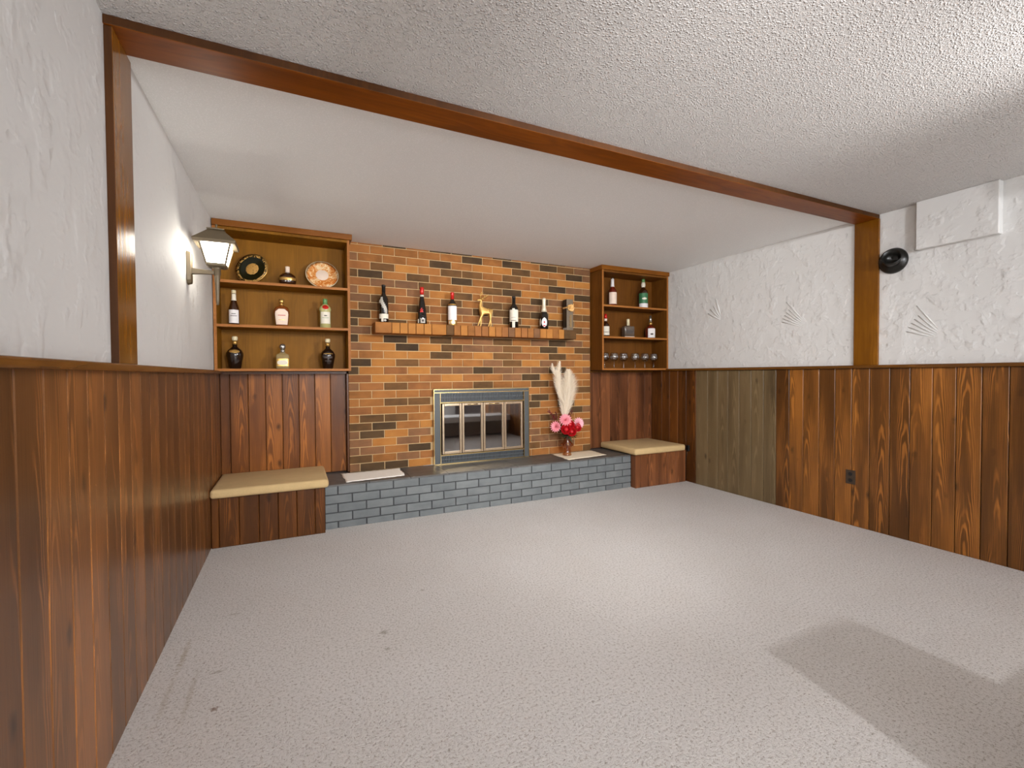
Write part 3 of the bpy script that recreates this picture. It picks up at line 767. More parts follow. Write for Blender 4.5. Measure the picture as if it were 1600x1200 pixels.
# ------------------------------------------------------------------ bottles
def bottle(label, name, x, y, z, prof, mat, caps, labels, sy=1., e=2., rotz=0., group=None, cat='bottle'):
    """prof: glass profile; caps: [(part name, prof, mat)]; labels: [(z0,z1,half,mat,shape,center)]"""
    t = thing(name, label, cat, (x, y, z), rotz, group)
    bm = bmesh.new(); lathe(bm, prof, 32, sy, e); obj('body', bm, mat, t, smooth=True)
    for nm, pr, mt_ in caps:
        bm = bmesh.new(); lathe(bm, pr, 24); obj(nm, bm, mt_, t, smooth=True)
    for L in labels:
        z0, z1, half, mt_ = L[:4]; shp = L[4] if len(L) > 4 else None; ce = L[5] if len(L) > 5 else -PI / 2; of = L[6] if len(L) > 6 else .0012
        label_patch('label', prof, z0, z1, half, mt_, t, sy, e, of, ce, shp)
    return t
GS = 'bottles on the brick mantel'; GL = 'bottles in the left shelf unit'; GR = 'bottles in the right shelf unit'
MZ = MZ1 + .0005; my = -.09
oval = lambda f: math.sqrt(max(.02, 1 - (2 * f - 1) ** 2))
arch = lambda f: 1. if f < .6 else math.sqrt(max(.05, 1 - ((f - .6) / .42) ** 2))
def bordeaux(w_, h): r = w_ / 2; return [(r * .9, 0), (r, .006), (r, h * .6), (r * .93, h * .66), (r * .55, h * .73), (r * .38, h * .78), (r * .36, h * .95), (r * .42, h * .955), (r * .42, h * .975), (r * .36, h * .98), (r * .34, h)]
h = .325; p = bordeaux(.078, h)
t = bottle('black wine bottle with silver grey figure and cream band, leftmost on the mantel', 'wine_bottle', 1.228, my, MZ, p, M['dark_glass'],
       [('foil', [(.0155, h * .8), (.0155, h * .95), (.0175, h * .955), (.0175, h * .98), (.0155, h + .001)], M['black_foil'])],
       [(.035, .075, 1.25, M['paper']), (.008, .035, .25, M['paper'], None, -PI / 2 - .25), (.01, .03, .3, M['white_grey'], oval, -PI / 2 + .35)], group=GS, rotz=R(-15))
# swirling figure print: a leaning S stroke built from short patches
for i in range(9):
    f = i / 8; label_patch('print', p, .078 + f * .12, .078 + (f + .17) * .12, .24 + .14 * math.sin(f * PI), M['white_grey'], t, off=.0016, center=-PI / 2 + .5 * math.cos(f * PI * 1.1) + .1)
label_patch('print', p, .165, .195, .35, M['white_grey'], t, off=.0016, center=-PI / 2 - .75, shape=oval)
h = .33; p = [(.038, 0), (.0425, .006), (.042, .06), (.036, .12), (.026, .19), (.0175, .24), (.0155, .3), (.0155, h - .004), (.014, h)]
t = bottle('tall slender dark bottle with red foil neck and red butterfly emblem on the mantel', 'wine_bottle', 1.561, my, MZ, p, M['dark_glass'],
       [('foil', [(.0165, .262), (.018, .29), (.018, .322), (.016, h + .001)], M['red_foil']), ('neck_band', [(.0175, .247), (.017, .262)], M['paper'])],
       [(.105, .13, .42, M['red_print'], lambda f: .6 + .5 * abs(2 * f - 1)), (.135, .143, .2, M['red_print']), (.01, .05, .5, M['white_grey'], None, -PI / 2 + .25), (.02, .042, .22, M['paper_dark'], oval, -PI / 2 + .25, .0018), (.01, .045, .2, M['paper'], None, -PI / 2 - .75)], group=GS, rotz=R(-20))
h = .305; p = bordeaux(.08, h)
t = bottle('wine bottle with red capsule and big white label, on the mantel left of the deer', 'wine_bottle', 1.843, my, MZ, p, M['dark_glass'],
       [('foil', [(.016, h * .79), (.0165, h * .95), (.0175, h * .97), (.0165, h + .001)], M['red_foil'])],
       [(.05, .178, 1.35, M['paper_white']), (.004, .05, 1.35, M['gold']), (.012, .042, .18, M['paper'], oval, -PI / 2 - .6, .002), (.012, .042, .18, M['paper'], oval, -PI / 2, .002), (.012, .042, .18, M['paper'], oval, -PI / 2 + .6, .002), (.185, .196, 1.1, M['gold'])], group=GS, rotz=R(-25))
h = .31; p = bordeaux(.086, h)
t = bottle('dark wine bottle with wide cream label, on the mantel just right of the deer', 'wine_bottle', 2.469, my, MZ, p, M['dark_glass'],
       [('foil', [(.0165, h * .79), (.0165, h * .95), (.0185, h * .955), (.0185, h * .98), (.016, h + .001)], M['black_foil'])],
       [(.062, .178, 1.3, M['paper']), (.178, .19, .28, M['paper']), (.005, .062, .32, M['paper']), (.07, .075, .6, M['paper_dark'], None, -PI / 2, .0018), (.1, .103, .5, M['paper_dark'], None, -PI / 2, .0018)], group=GS, rotz=R(-30))
h = .315; p = [(.038, 0), (.044, .008), (.0445, .09), (.041, .13), (.03, .175), (.019, .215), (.0155, .25), (.0155, .3), (.014, h)]
t = bottle('champagne bottle with long white foil neck, second from right on the mantel', 'champagne_bottle', 2.806, my, MZ, p, M['dark_glass'],
       [('foil', [(.031, .176), (.021, .215), (.018, .25), (.0185, .285), (.0205, .292), (.0195, h - .004), (.012, h + .002)], M['white_foil'])],
       [(.022, .118, .62, M['paper_white'], oval, -PI / 2 + .1), (.035, .11, .22, M['paper'], oval, -PI / 2 - .95), (.06, .082, .16, M['red_print'], oval, -PI / 2 + .1, .0022), (.03, .042, .25, M['red_print'], None, -PI / 2 + .1, .0022)], group=GS, rotz=R(-30))
# gift carton
t = thing('gift_carton', 'tall dark bottle carton with gold bow at the right end of the mantel', 'box', (3.09, my, MZ), 0, )
box('carton', -.038, .038, -.038, .038, 0, .318, M['box_card'], t, .001)
box('side_sleeve', -.0392, -.0382, -.037, .037, .03, .315, M['black_foil'], t)
box('side_label', -.0398, -.0385, -.03, .03, .006, .026, M['white_grey'], t)
bm = bmesh.new()
for k in range(11): 
    a = R(k * 137.5); rr = .026 + .004 * (k % 3)
    tube(bm, [(0, -.002, 0), (rr * math.cos(a), -.014, rr * math.sin(a)), (rr * 1.35 * math.cos(a + .5), -.02, rr * 1.35 * math.sin(a + .5)), (0, -.008, 0)], [.003, .009, .007, .003], 6)
o = obj('bow', bm, M['bow'], t, smooth=True); o.location = (.0, -.038, .232)
bm = bmesh.new(); bx(bm, .008, .014, -.0398, -.038, .03, .16)
for k in range(6): tube(bm, [(-.012 + .006 * (k % 2), -.0392, .035 + k * .02), (.002, -.0392, .045 + k * .02), (-.01, -.0392, .052 + k * .02)], .0018, 5)
obj('gold_lettering', bm, M['gold'], t)
bm = bmesh.new(); bx(bm, -.0385, .0385, -.039, -.038, .225, .24); bx(bm, -.0395, -.038, -.038, .038, .225, .24); obj('ribbon', bm, M['bow'], t)

# left shelf unit
z1, z2, z3 = ZL[0] + .0005, ZL[1] + .0005, ZB + .0185
yy = -.07
h = .27; p = [(.033, 0), (.0355, .005), (.0355, .125), (.033, .14), (.019, .185), (.0145, .2), (.0135, .25), (.0135, h - .01)]
bottle('slim dark brown bottle with white front and neck labels, left on the middle shelf', 'liquor_bottle', .118, yy, z2, p, M['brown_glass'],
       [('cap', [(.0155, .243), (.016, .265), (.013, h)], M['cream_cap'])],
       [(.018, .118, 1.05, M['paper_white']), (.19, .24, 1.5, M['paper']), (.07, .074, .6, M['paper_dark'], None, -PI / 2, .0018), (.085, .09, .4, M['paper_dark'], None, -PI / 2, .0018)], group=GL)
h = .222; p = [(.038, 0), (.043, .005), (.05, .06), (.056, .12), (.054, .138), (.044, .158), (.022, .168), (.0155, .172), (.0155, .2)]
bottle('squat amber bottle with arched pale pink label and gold cap, centre of the middle shelf', 'liquor_bottle', .442, yy, z2, p, M['amber_glass'],
       [('neck_band', [(.017, .172), (.017, .19)], M['gold']), ('cap', [(.018, .192), (.02, .2), (.02, h - .003), (.016, h)], M['gold'])],
       [(.02, .142, .95, M['paper_pink'], arch), (.09, .095, .4, M['red_print'], None, -PI / 2, .002), (.055, .059, .35, M['gold'], None, -PI / 2, .002)], sy=.55, e=2.6, group=GL)
h = .245; p = [(.038, 0), (.042, .005), (.042, .14), (.047, .155), (.043, .175), (.024, .195), (.0165, .202), (.0165, .215)]
bottle('pale green gin bottle with round red seal and green cap, right on the middle shelf', 'liquor_bottle', .761, yy, z2, p, M['green_glass'],
       [('cap', [(.018, .2), (.018, h - .003), (.015, h)], M['green_cap'])],
       [(.04, .135, .95, M['paper']), (.155, .192, .55, M['red_foil'], oval, -PI / 2, .004), (.1, .108, .3, M['paper_dark'], oval, -PI / 2, .002), (.085, .088, .6, M['green_cap'], None, -PI / 2, .002)], group=GL)
h = .158; p = [(.04, 0), (.052, .006), (.061, .035), (.062, .06), (.056, .085), (.036, .102), (.017, .108), (.015, .125)]
bottle('small round bellied dark bottle with gold band label on the top shelf between the plates', 'liquor_bottle', .488, yy, z1, p, M['brown_glass'],
       [('cap', [(.0165, .11), (.0165, h - .002), (.014, h)], M['paper_pink'])],
       [(.045, .068, 1.2, M['gold'])], sy=.8, group=GL)
def flagon(label, x, dz, sc_):
    h = .245; p = [(.035, 0), (.04, .005), (.05, .06), (.0575, .1), (.057, .118), (.046, .14), (.024, .16), (.0165, .168), (.0165, .19)]
    p = [(a * sc_, b) for a, b in p]
    return bottle(label, 'liquor_bottle', x, -.09, z3, p, M['ceramic_dark'],
       [('collar', [(.0185, .184), (.0175, .212)], M['gold']), ('stopper', [(.012, .212), (.019, .218), (.0205, .238), (.016, h)], M['cream_cap'])],
       [(.118, .145, .75, M['gold'], oval)] if dz else [(.085, .1, .6, M['paper_dark']), (.06, .066, .5, M['paper_dark'], None, -PI / 2, .0018), (.118, .125, .7, M['gold'], None, -PI / 2, .0012)], group=GL)
flagon('dark glazed flagon with gold shoulder crest and cream stopper, left on the bottom shelf', .121, 1, 1.)
flagon('dark glazed flagon with slimmer body and gold stopper, right on the bottom shelf', .775, 0, .97)
h = .195; p = [(.046, 0), (.049, .006), (.049, .1), (.044, .112), (.022, .122), (.017, .127), (.017, .15)]
bottle('square pale gold bottle with ball stopper, centre of the bottom shelf', 'liquor_bottle', .444, -.09, z3, p, M['tequila_glass'],
       [('collar', [(.0185, .128), (.0185, .15)], M['silver']), ('stopper', [(.012, .15), (.021, .158), (.024, .172), (.021, .187), (.01, h)], M['silver'])],
       [(.02, .078, .85, M['gold']), (.03, .066, .5, M['paper'], oval, -PI / 2, .002)], sy=.8, e=5., group=GL)
# plates on stands
def plate(label, x, z, d, tilt, yaw, mats, name='display_plate'):
    t = thing(name, label, 'plate', (x, -.045, z + .006), R(yaw), 'display plates on the top shelf')
    def disc(nm, prof, mt_, n=48):
        bm = bmesh.new(); lathe(bm, prof, n, capb=False, capt=False)
        bmesh.ops.rotate(bm, verts=bm.verts[:], cent=(0, 0, 0), matrix=Matrix.Rotation(R(90 - tilt), 3, 'X'))
        bmesh.ops.translate(bm, verts=bm.verts[:], vec=(0, math.sin(R(tilt)) * d / 2 - .02, math.cos(R(tilt)) * d / 2))
        return obj(nm, bm, mt_, t, smooth=True)
    r = d / 2
    disc('dish', [(.0, -.004), (r * .6, -.004), (r, .010), (r, .013), (r * .96, .0135), (r * .66, .002), (.0, .002)], mats[0])
    disc('rim_ring', [(r * .8, .0078), (r * .95, .0142), (r * .96, .0146), (r * .8, .0084)], mats[1])
    disc('edge_line', [(r * .985, .012), (r * 1.005, .0125), (r * 1.005, .0145), (r * .97, .0150)], mats[3])
    disc('centre_motif', [(.0, .0028), (r * .4, .0028), (r * .39, .0034), (.0, .0036)], mats[2], 11)
    for s_ in (-1, 1):
        bm = bmesh.new(); tube(bm, [(s_ * .045, -.045, .012), (s_ * .045, -.046, -.001), (s_ * .045, -.03, -.003), (s_ * .045, .03, -.003), (s_ * .035, .045, .04)], .0028, 6); obj('stand_foot', bm, M['gold'], t, smooth=True)
    return t
plate('dark green plate with gold centre and gold filigree rim, leaning behind the lantern', .238, ZL[0], .245, 15, -22, (M['plate_dark'], M['filigree'], M['motif'], M['gold']))
plate('orange patterned plate with pale rim at the right end of the top shelf', .745, ZL[0], .252, 22, 0, (M['plate_orange'], M['plate_orange'], M['paper_pink'], M['cream_cap']))

# right shelf unit
z1, z2, z3 = ZR[0] + .0005, ZR[1] + .0005, ZB + .0215
h = .315; p = [(.04, 0), (.044, .005), (.044, .17), (.038, .185), (.022, .21), (.016, .225), (.0155, .3)]
bottle('amber red bottle with white neck and label, left on top board of right shelves', 'liquor_bottle', 3.676, -.07, z1, p, M['red_glass'],
       [('neck_sleeve', [(.021, .218), (.018, .25), (.0175, .3)], M['paper_white']), ('cap', [(.016, .3), (.016, h)], M['silver'])],
       [(.028, .155, 1.2, M['paper_pink'])], group=GR, rotz=R(-20))
h = .336; p = [(.046, 0), (.05, .005), (.05, .18), (.044, .205), (.026, .228), (.018, .24), (.017, .31)]
bottle('green labelled bottle with green cap and white foot label on the top right shelf', 'liquor_bottle', 4.107, -.07, z1, p, M['brown_glass'],
       [('neck_band', [(.0195, .245), (.024, .27), (.02, .3)], M['paper']), ('cap', [(.018, .3), (.018, h)], M['green_cap'])],
       [(.062, .175, 1.4, M['paper_green']), (.004, .06, 1.3, M['paper_white']), (.1, .125, .55, M['paper'], oval, -PI / 2, .002)], group=GR, rotz=R(-25))
h = .25; p = [(.036, 0), (.04, .005), (.04, .12), (.034, .14), (.02, .158), (.0145, .17), (.014, .23)]
bottle('dark bottle with red cap, half hidden at left of right unit middle board', 'liquor_bottle', 3.583, -.07, z2, p, M['brown_glass'],
       [('neck_foil', [(.0165, .175), (.0165, .2)], M['paper_pink']), ('cap', [(.0165, .2), (.016, h)], M['red_foil'])],
       [(.02, .05, 1.2, M['paper']), (.055, .115, 1.1, M['paper'])], group=GR, rotz=R(-20))
h = .21; p = [(.058, 0), (.064, .004), (.064, .12), (.062, .128), (.018, .13), (.016, .14)]
bottle('square smoky grey flask with white cap on the middle right shelf', 'liquor_bottle', 3.89, -.07, z2, p, M['grey_flask'],
       [('cap', [(.017, .136), (.017, h - .003), (.015, h)], M['cream_cap'])],
       [(.004, .014, .95, M['paper_pink']), (.05, .085, .3, M['paper_dark'], oval)], sy=.6, e=7., group=GR, rotz=R(-8))
h = .262; p = [(.052, 0), (.057, .006), (.058, .1), (.052, .125), (.03, .145), (.018, .155), (.0155, .2)]
bottle('round red amber bottle with silver neck, right end of right unit middle board', 'liquor_bottle', 4.212, -.07, z2, p, M['red_glass'],
       [('collar', [(.019, .158), (.023, .17), (.019, .19)], M['gold']), ('cap', [(.017, .19), (.017, .23), (.014, .235), (.012, h)], M['silver'])],
       [(.01, .115, .75, M['paper_white'], None, -PI / 2 - .1), (.04, .06, .3, M['paper_dark'], oval, -PI / 2 - .1, .002), (.01, .115, .12, M['gold'], None, -PI / 2 + .95)], group=GR, rotz=R(-20))
names = ['leftmost stem glass on the bottom right shelf, partly hidden by the frame', 'second stem glass from the left on the bottom right shelf', 'third stem glass from the left on the bottom right shelf',
         'third stem glass from the right on the bottom right shelf', 'second stem glass from the right on the bottom right shelf', 'rightmost stem glass on the bottom right shelf, near the side panel']
for x, lb in zip([3.552, 3.668, 3.808, 3.958, 4.104, 4.232], names):
    t = thing('wine_glass', lb, 'glass', (x, -.1 + random.uniform(-.008, .008), z3), 0, 'stem glasses on the bottom right shelf')
    bm = bmesh.new(); lathe(bm, [(.03, 0), (.031, .0015), (.012, .004), (.0045, .01)], 24); obj('foot', bm, M['clear'], t, smooth=True)
    bm = bmesh.new(); lathe(bm, [(.0045, .01), (.0035, .035), (.004, .068), (.008, .075)], 16, capb=False, capt=False); obj('stem', bm, M['clear'], t, smooth=True)
    bm = bmesh.new(); outer = [(.008, .075), (.03, .084), (.043, .104), (.047, .125), (.043, .15), (.036, .17)]
    lathe(bm, outer + [(.0352, .17), (.0422, .15), (.0462, .125), (.042, .104), (.029, .086), (.001, .078)], 32, capb=False, capt=False); obj('bowl', bm, M['clear'], t, smooth=True)

# ------------------------------------------------------------------ golden deer
def skin_obj(name, chains, mat, parent, sub=2):
    verts = []; edges = []; rad = []; idx = {}
    for ch in chains:
        prev = None
        for p in ch:
            k = (round(p[0], 5), round(p[1], 5), round(p[2], 5))
            if k not in idx: idx[k] = len(verts); verts.append(k); rad.append(p[3])
            if prev is not None and prev != idx[k]: edges.append((prev, idx[k]))
            prev = idx[k]
    me = bpy.data.meshes.new('tmp'); me.from_pydata(verts, edges, []); o = bpy.data.objects.new('tmp', me); C.objects.link(o)
    md = o.modifiers.new('skin', 'SKIN'); md.use_smooth_shade = True
    for i, r in enumerate(rad): me.skin_vertices[0].data[i].radius = (r, r)
    me.skin_vertices[0].data[0].use_root = True
    s_ = o.modifiers.new('sub', 'SUBSURF'); s_.levels = sub; s_.render_levels = sub
    bpy.context.view_layer.update(); dg = bpy.context.evaluated_depsgraph_get(); ev = o.evaluated_get(dg)
    m2 = bpy.data.meshes.new_from_object(ev); bpy.data.objects.remove(o)
    m2.name = name; m2.materials.clear(); m2.materials.append(mat)
    q = bpy.data.objects.new(name, m2); C.objects.link(q); q.parent = parent
    for pp in m2.polygons: pp.use_smooth = True
    return q
dr = thing('deer_figurine', 'golden standing deer figurine with antlers in the middle of the mantel', 'figurine', (2.153, my, MZ))
S = .000378
def D(u, v, y=0., r=.01): return ((u - 1056) * S, y, (1040 - v) * S, r)
W_ = .016
hip = D(1205, 640, 0, .030); belly = D(1110, 645, 0, .0265); sh = D(1010, 630, 0, .029); nb = D(965, 560, 0, .021); nm = D(965, 480, 0, .0145); nt = D(985, 400, 0, .0125); hd = D(985, 368, 0, .0155)
rump = D(1262, 618, 0, .02)
chains = [[belly, hip, rump, D(1290, 600, 0, .008), D(1292, 650, 0, .005)], [belly, sh, nb, nm, nt, hd, D(930, 372, 0, .010), D(880, 378, 0, .0065)]]
for s_, ft in ((-1, (880, 1020)), (1, (978, 1028))):
    kn = ((ft[0] + 985) / 2 + (10 if s_ < 0 else 14), 840)
    chains.append([sh, D(1005, 720, s_ * W_, .015), D(kn[0], kn[1], s_ * W_, .008), D(ft[0] + 12, 985, s_ * W_, .0055), D(ft[0] - 6, ft[1], s_ * W_, .0075)])
for s_, ft in ((-1, (1162, 1028)), (1, (1252, 1028))):
    chains.append([hip, D(1215, 715, s_ * W_, .018), D(ft[0] + (58 if s_ < 0 else 8), 845, s_ * W_, .0085), D(ft[0] + 14, 985, s_ * W_, .0055), D(ft[0] - 6, ft[1], s_ * W_, .0075)])
skin_obj('body', chains, M['gold_paint'], dr)
bm = bmesh.new()
for s_, base, pts_, tines in ((1, (1010, 345), [(1050, 305), (1110, 285), (1165, 250), (1205, 195)], [((1100, 288), (1108, 215)), ((1150, 262), (1150, 205)), ((1178, 238), (1215, 232))]),
                              (-1, (985, 345), [(960, 300), (958, 262), (985, 225), (1020, 190)], [((960, 290), (925, 255)), ((962, 255), (945, 205)), ((985, 228), (975, 180)), ((1000, 212), (1030, 235))])):
    P_ = [D(*base, y=s_ * .004)[:3]] + [D(u, v, s_ * (.01 + .012 * (i + 1) / 4))[:3] for i, (u, v) in enumerate(pts_)]
    tube(bm, P_, [.0052, .0046, .0042, .0036, .002], 6)
    for a, b in tines: tube(bm, [D(*a, y=s_ * .018)[:3], D(*b, y=s_ * .022)[:3]], [.0036, .0018], 6)
obj('antlers', bm, M['gold_paint'], dr, smooth=True)
bm = bmesh.new()
for s_ in (-1, 1): tube(bm, [D(1000, 358, s_ * .008)[:3], D(1022, 350, s_ * .022)[:3], D(1035, 352, s_ * .032)[:3]], [.003, .006, .001], 6)
obj('ears', bm, M['gold_paint'], dr, smooth=True)

# ------------------------------------------------------------------ lace mats, vase and flowers on the hearth
def mat_cloth(label, pts, mt_, seed):
    rnd = random.Random(seed); nx, ny = 26, 14; z = ZH + .0012
    cx = sum(p[0] for p in pts) / 4; cy = sum(p[1] for p in pts) / 4
    bm = bmesh.new(); g = []
    a, b, c, d = [Vector((p[0] - cx, p[1] - cy, 0)) for p in pts]   # back-left, back-right, front-right, front-left
    for j in range(ny + 1):
        row = []
        for i in range(nx + 1):
            u, v = i / nx, j / ny
            q = (a * (1 - u) + b * u) * (1 - v) + (d * (1 - u) + c * u) * v
            ed = (i in (0, nx)) or (j in (0, ny))
            if ed: q += Vector((rnd.uniform(-.006, .006), rnd.uniform(-.006, .006), 0))
            zz = .0012 + (rnd.uniform(0, .003) if not ed else 0)
            row.append(bm.verts.new((q.x, q.y, zz)))
        g.append(row)
    for j in range(ny):
        for i in range(nx): bm.faces.new((g[j][i], g[j + 1][i], g[j + 1][i + 1], g[j][i + 1]))
    o = obj('lace_mat', bm, mt_, None, smooth=True); o.location = (cx, cy, z - .001)
    so = o.modifiers.new('solid', 'SOLIDIFY'); so.thickness = .002; so.offset = 1
    return tag(o, label, 'cloth', 'lace mats on the hearth')
mat_cloth('white rectangular lace mat on the left of the slate hearth', [(.869, -.03), (1.355, -.015), (1.342, -.335), (.877, -.373)], M['lace_white'], 3)
mat_cloth('cream lace mat under the flower vase on the right of the hearth', [(2.926, -.02), (3.425, -.02), (3.401, -.315), (2.907, -.373)], M['lace'], 4)

VX, VY, VZ = 3.028, -.163, ZH + .006
va = thing('flower_vase', 'small amber tinted glass vase holding the flowers on the hearth', 'vase', (VX, VY, VZ))
bm = bmesh.new(); lathe(bm, [(.042, 0), (.045, .003), (.045, .012), (.038, .02), (.036, .07), (.038, .078)], 20); obj('foot', bm, M['clear_amber'], va, smooth=True)
bm = bmesh.new(); lathe(bm, [(.038, .078), (.056, .088), (.06, .105), (.056, .125), (.04, .138), (.036, .16), (.042, .195), (.046, .2), (.042, .2), (.034, .16), (.05, .12), (.05, .1), (.02, .085), (0, .084)], 28, capb=False, capt=False); obj('bowl', bm, M['clear_amber'], va, smooth=True)
bm = bmesh.new()
for k in range(10):
    a = R(k * 36); tube(bm, [(.0585 * math.cos(a), .0585 * math.sin(a), .095), (.0625 * math.cos(a), .0625 * math.sin(a), .105), (.0585 * math.cos(a), .0585 * math.sin(a), .118)], .006, 6)
obj('cut_bosses', bm, M['amber_glass'], va, smooth=True)
top = Vector((VX, VY, VZ + .15))
def stem(bm, to, origin, r=.0025):
    a = top - origin; b = Vector((0, 0, 0)); m_ = (a + b) / 2 + Vector((0, 0, .02)); tube(bm, [a, m_, b], r, 5)
def petals(bm, layers, facing, lw):
    z = Vector(facing).normalized(); q = z.to_track_quat('Z', 'Y').to_matrix()
    for (n_, ln, tilt, wd, off) in layers:
        for k in range(n_):
            a = 2 * PI * k / n_ + off; ca, sa = math.cos(a), math.sin(a)
            def P3(r, h, s_): return q @ Vector((ca * r - sa * s_, sa * r + ca * s_, h))
            c_, s2 = math.cos(R(tilt)), math.sin(R(tilt))
            v = [P3(.003, 0, -wd * .3), P3(.003, 0, wd * .3), P3(ln * .6 * c_, ln * .6 * s2 + .001, wd), P3(ln * c_, ln * s2 + .003, 0), P3(ln * .6 * c_, ln * .6 * s2 + .001, -wd), P3(ln * .55 * c_, ln * .55 * s2 - .002, 0)]
            vs_ = [bm.verts.new(x) for x in v]
            bm.faces.new((vs_[0], vs_[1], vs_[5])); bm.faces.new((vs_[1], vs_[2], vs_[5])); bm.faces.new((vs_[2], vs_[3], vs_[5])); bm.faces.new((vs_[3], vs_[4], vs_[5])); bm.faces.new((vs_[4], vs_[0], vs_[5]))
def mum(label, x, y, z, r, facing, mt_):
    t = thing('chrysanthemum', label, 'flower', (x, y, z), 0, 'pink chrysanthemums in the vase')
    bm = bmesh.new(); petals(bm, [(15, r, 8, r * .17, 0), (14, r * .92, 24, r * .16, .2), (12, r * .78, 42, r * .15, .1), (9, r * .55, 60, r * .13, .3), (6, r * .35, 75, r * .1, 0)], facing, r)
    obj('bloom', bm, mt_, t)
    bm = bmesh.new(); stem(bm, None, Vector((x, y, z))); obj('stem', bm, M['leaf'], t)
f_ = Vector((-.5, -1, .25))
mum('pink chrysanthemum hanging at the left edge of the bouquet', 2.873, -.2, .645, .062, f_ + Vector((-.5, 0, 0)), M['pink'])
mum('large pink chrysanthemum at the top middle of the bouquet below the plume', 2.985, -.2, .705, .07, f_ + Vector((0, 0, .3)), M['pink'])
mum('pale pink chrysanthemum at the right edge of the bouquet', 3.145, -.19, .665, .065, f_ + Vector((.5, 0, 0)), M['pink_pale'])
mum('small pale pink chrysanthemum behind the red roses', 3.075, -.15, .66, .045, f_ + Vector((.2, 0, .4)), M['pink_pale'])
def rose(label, x, y, z, r):
    t = thing('rose', label, 'flower', (x, y, z), 0, 'red roses in the vase'); q = Vector((-.45, -1, .35)).normalized().to_track_quat('Z', 'Y').to_matrix()
    bm = bmesh.new()
    for L, (n_, rr, hh) in enumerate(((5, 1., .5), (5, .78, .65), (4, .52, .75), (3, .28, .8))):
        for k in range(n_):
            a0 = 2 * PI * k / n_ + L * .7; g = []
            for j in range(4):
                hgt = hh * j / 3; rad = rr * (.45 + .55 * math.sin(min(1., (j + .6) / 3) * PI / 2) + (.12 if j == 3 else 0))
                g.append([bm.verts.new(q @ Vector((math.cos(a0 + da) * rad * r, math.sin(a0 + da) * rad * r, (hgt - .3 - .12 * abs(da)) * r))) for da in (-.8, -.4, 0, .4, .8)])
            for j in range(3):
                for i in range(4): bm.faces.new((g[j][i], g[j][i + 1], g[j + 1][i + 1], g[j + 1][i]))
    bmesh.ops.create_icosphere(bm, subdivisions=2, radius=r * .5, matrix=Matrix.Translation(q @ Vector((0, 0, .12 * r))))
    obj('bloom', bm, M['rose'], t, smooth=True)
    bm = bmesh.new(); stem(bm, None, Vector((x, y, z))); obj('stem', bm, M['leaf'], t)
rose('red rose at the left of the red cluster in the bouquet', 2.97, -.235, .615, .046)
rose('red rose at the top of the red cluster in the bouquet', 3.022, -.225, .66, .043)
rose('red rose at the bottom of the red cluster in the bouquet', 3.035, -.235, .59, .045)
rose('red rose at the right of the bouquet under the pale chrysanthemum', 3.115, -.215, .625, .04)
def spray(label, x, y, z, r, n_, seed):
    rnd = random.Random(seed); t = thing('berry_spray', label, 'berries', (x, y, z), 0, 'burgundy berry sprays in the vase')
    bm = bmesh.new()
    for k in range(n_):
        p = Vector((rnd.uniform(-r, r), rnd.uniform(-r, r) * .5, rnd.uniform(-r, r)))
        bmesh.ops.create_icosphere(bm, subdivisions=1, radius=rnd.uniform(.0045, .0075), matrix=Matrix.Translation(p))
    obj('berries', bm, M['berry'], t, smooth=True)['kind'] = 'stuff'
    bm = bmesh.new(); stem(bm, None, Vector((x, y, z)), .0018)
    for k in range(6):
        a = rnd.uniform(0, 6.28); tube(bm, [(0, 0, -r), (r * .6 * math.cos(a), 0, r * .6 * math.sin(a))], .0012, 4)
    obj('stem', bm, M['berry'], t)
spray('dense burgundy berry spray left of the large pink bloom', 2.885, -.15, .745, .045, 34, 1)
spray('burgundy berry spray right of the plume base', 3.06, -.15, .765, .04, 22, 2)
spray('thin burgundy berry tip standing alone at the far left of the bouquet', 2.822, -.15, .80, .018, 5, 3)
spray('small burgundy berry tip at the upper right of the bouquet', 3.035, -.15, .825, .025, 9, 5)
# leaves
t = thing('leafy_greens', 'dark green leaves hanging under the blooms around the vase mouth', 'leaves', (VX, VY, .585))
rnd = random.Random(9)
for k in range(16):
    a = rnd.uniform(PI * .9, PI * 2.1); el = rnd.uniform(-.55, .35); L = rnd.uniform(.08, .145); wd = .016
    d = Vector((math.cos(a) * 1.1, math.sin(a) * .55, el)).normalized(); s_ = d.cross(Vector((0, 0, 1))).normalized()
    bm = bmesh.new(); o0 = Vector((0, -.02, -.03)); mid = o0 + d * L * .5 + Vector((0, 0, .01)); v = [o0, mid + s_ * wd, o0 + d * L, mid - s_ * wd, mid + Vector((0, 0, -.004))]
    v = [bm.verts.new(q) for q in v]
    for f in ((0, 1, 4), (1, 2, 4), (2, 3, 4), (3, 0, 4)): bm.faces.new([v[i] for i in f])
    obj('leaf', bm, M['leaf'], t)
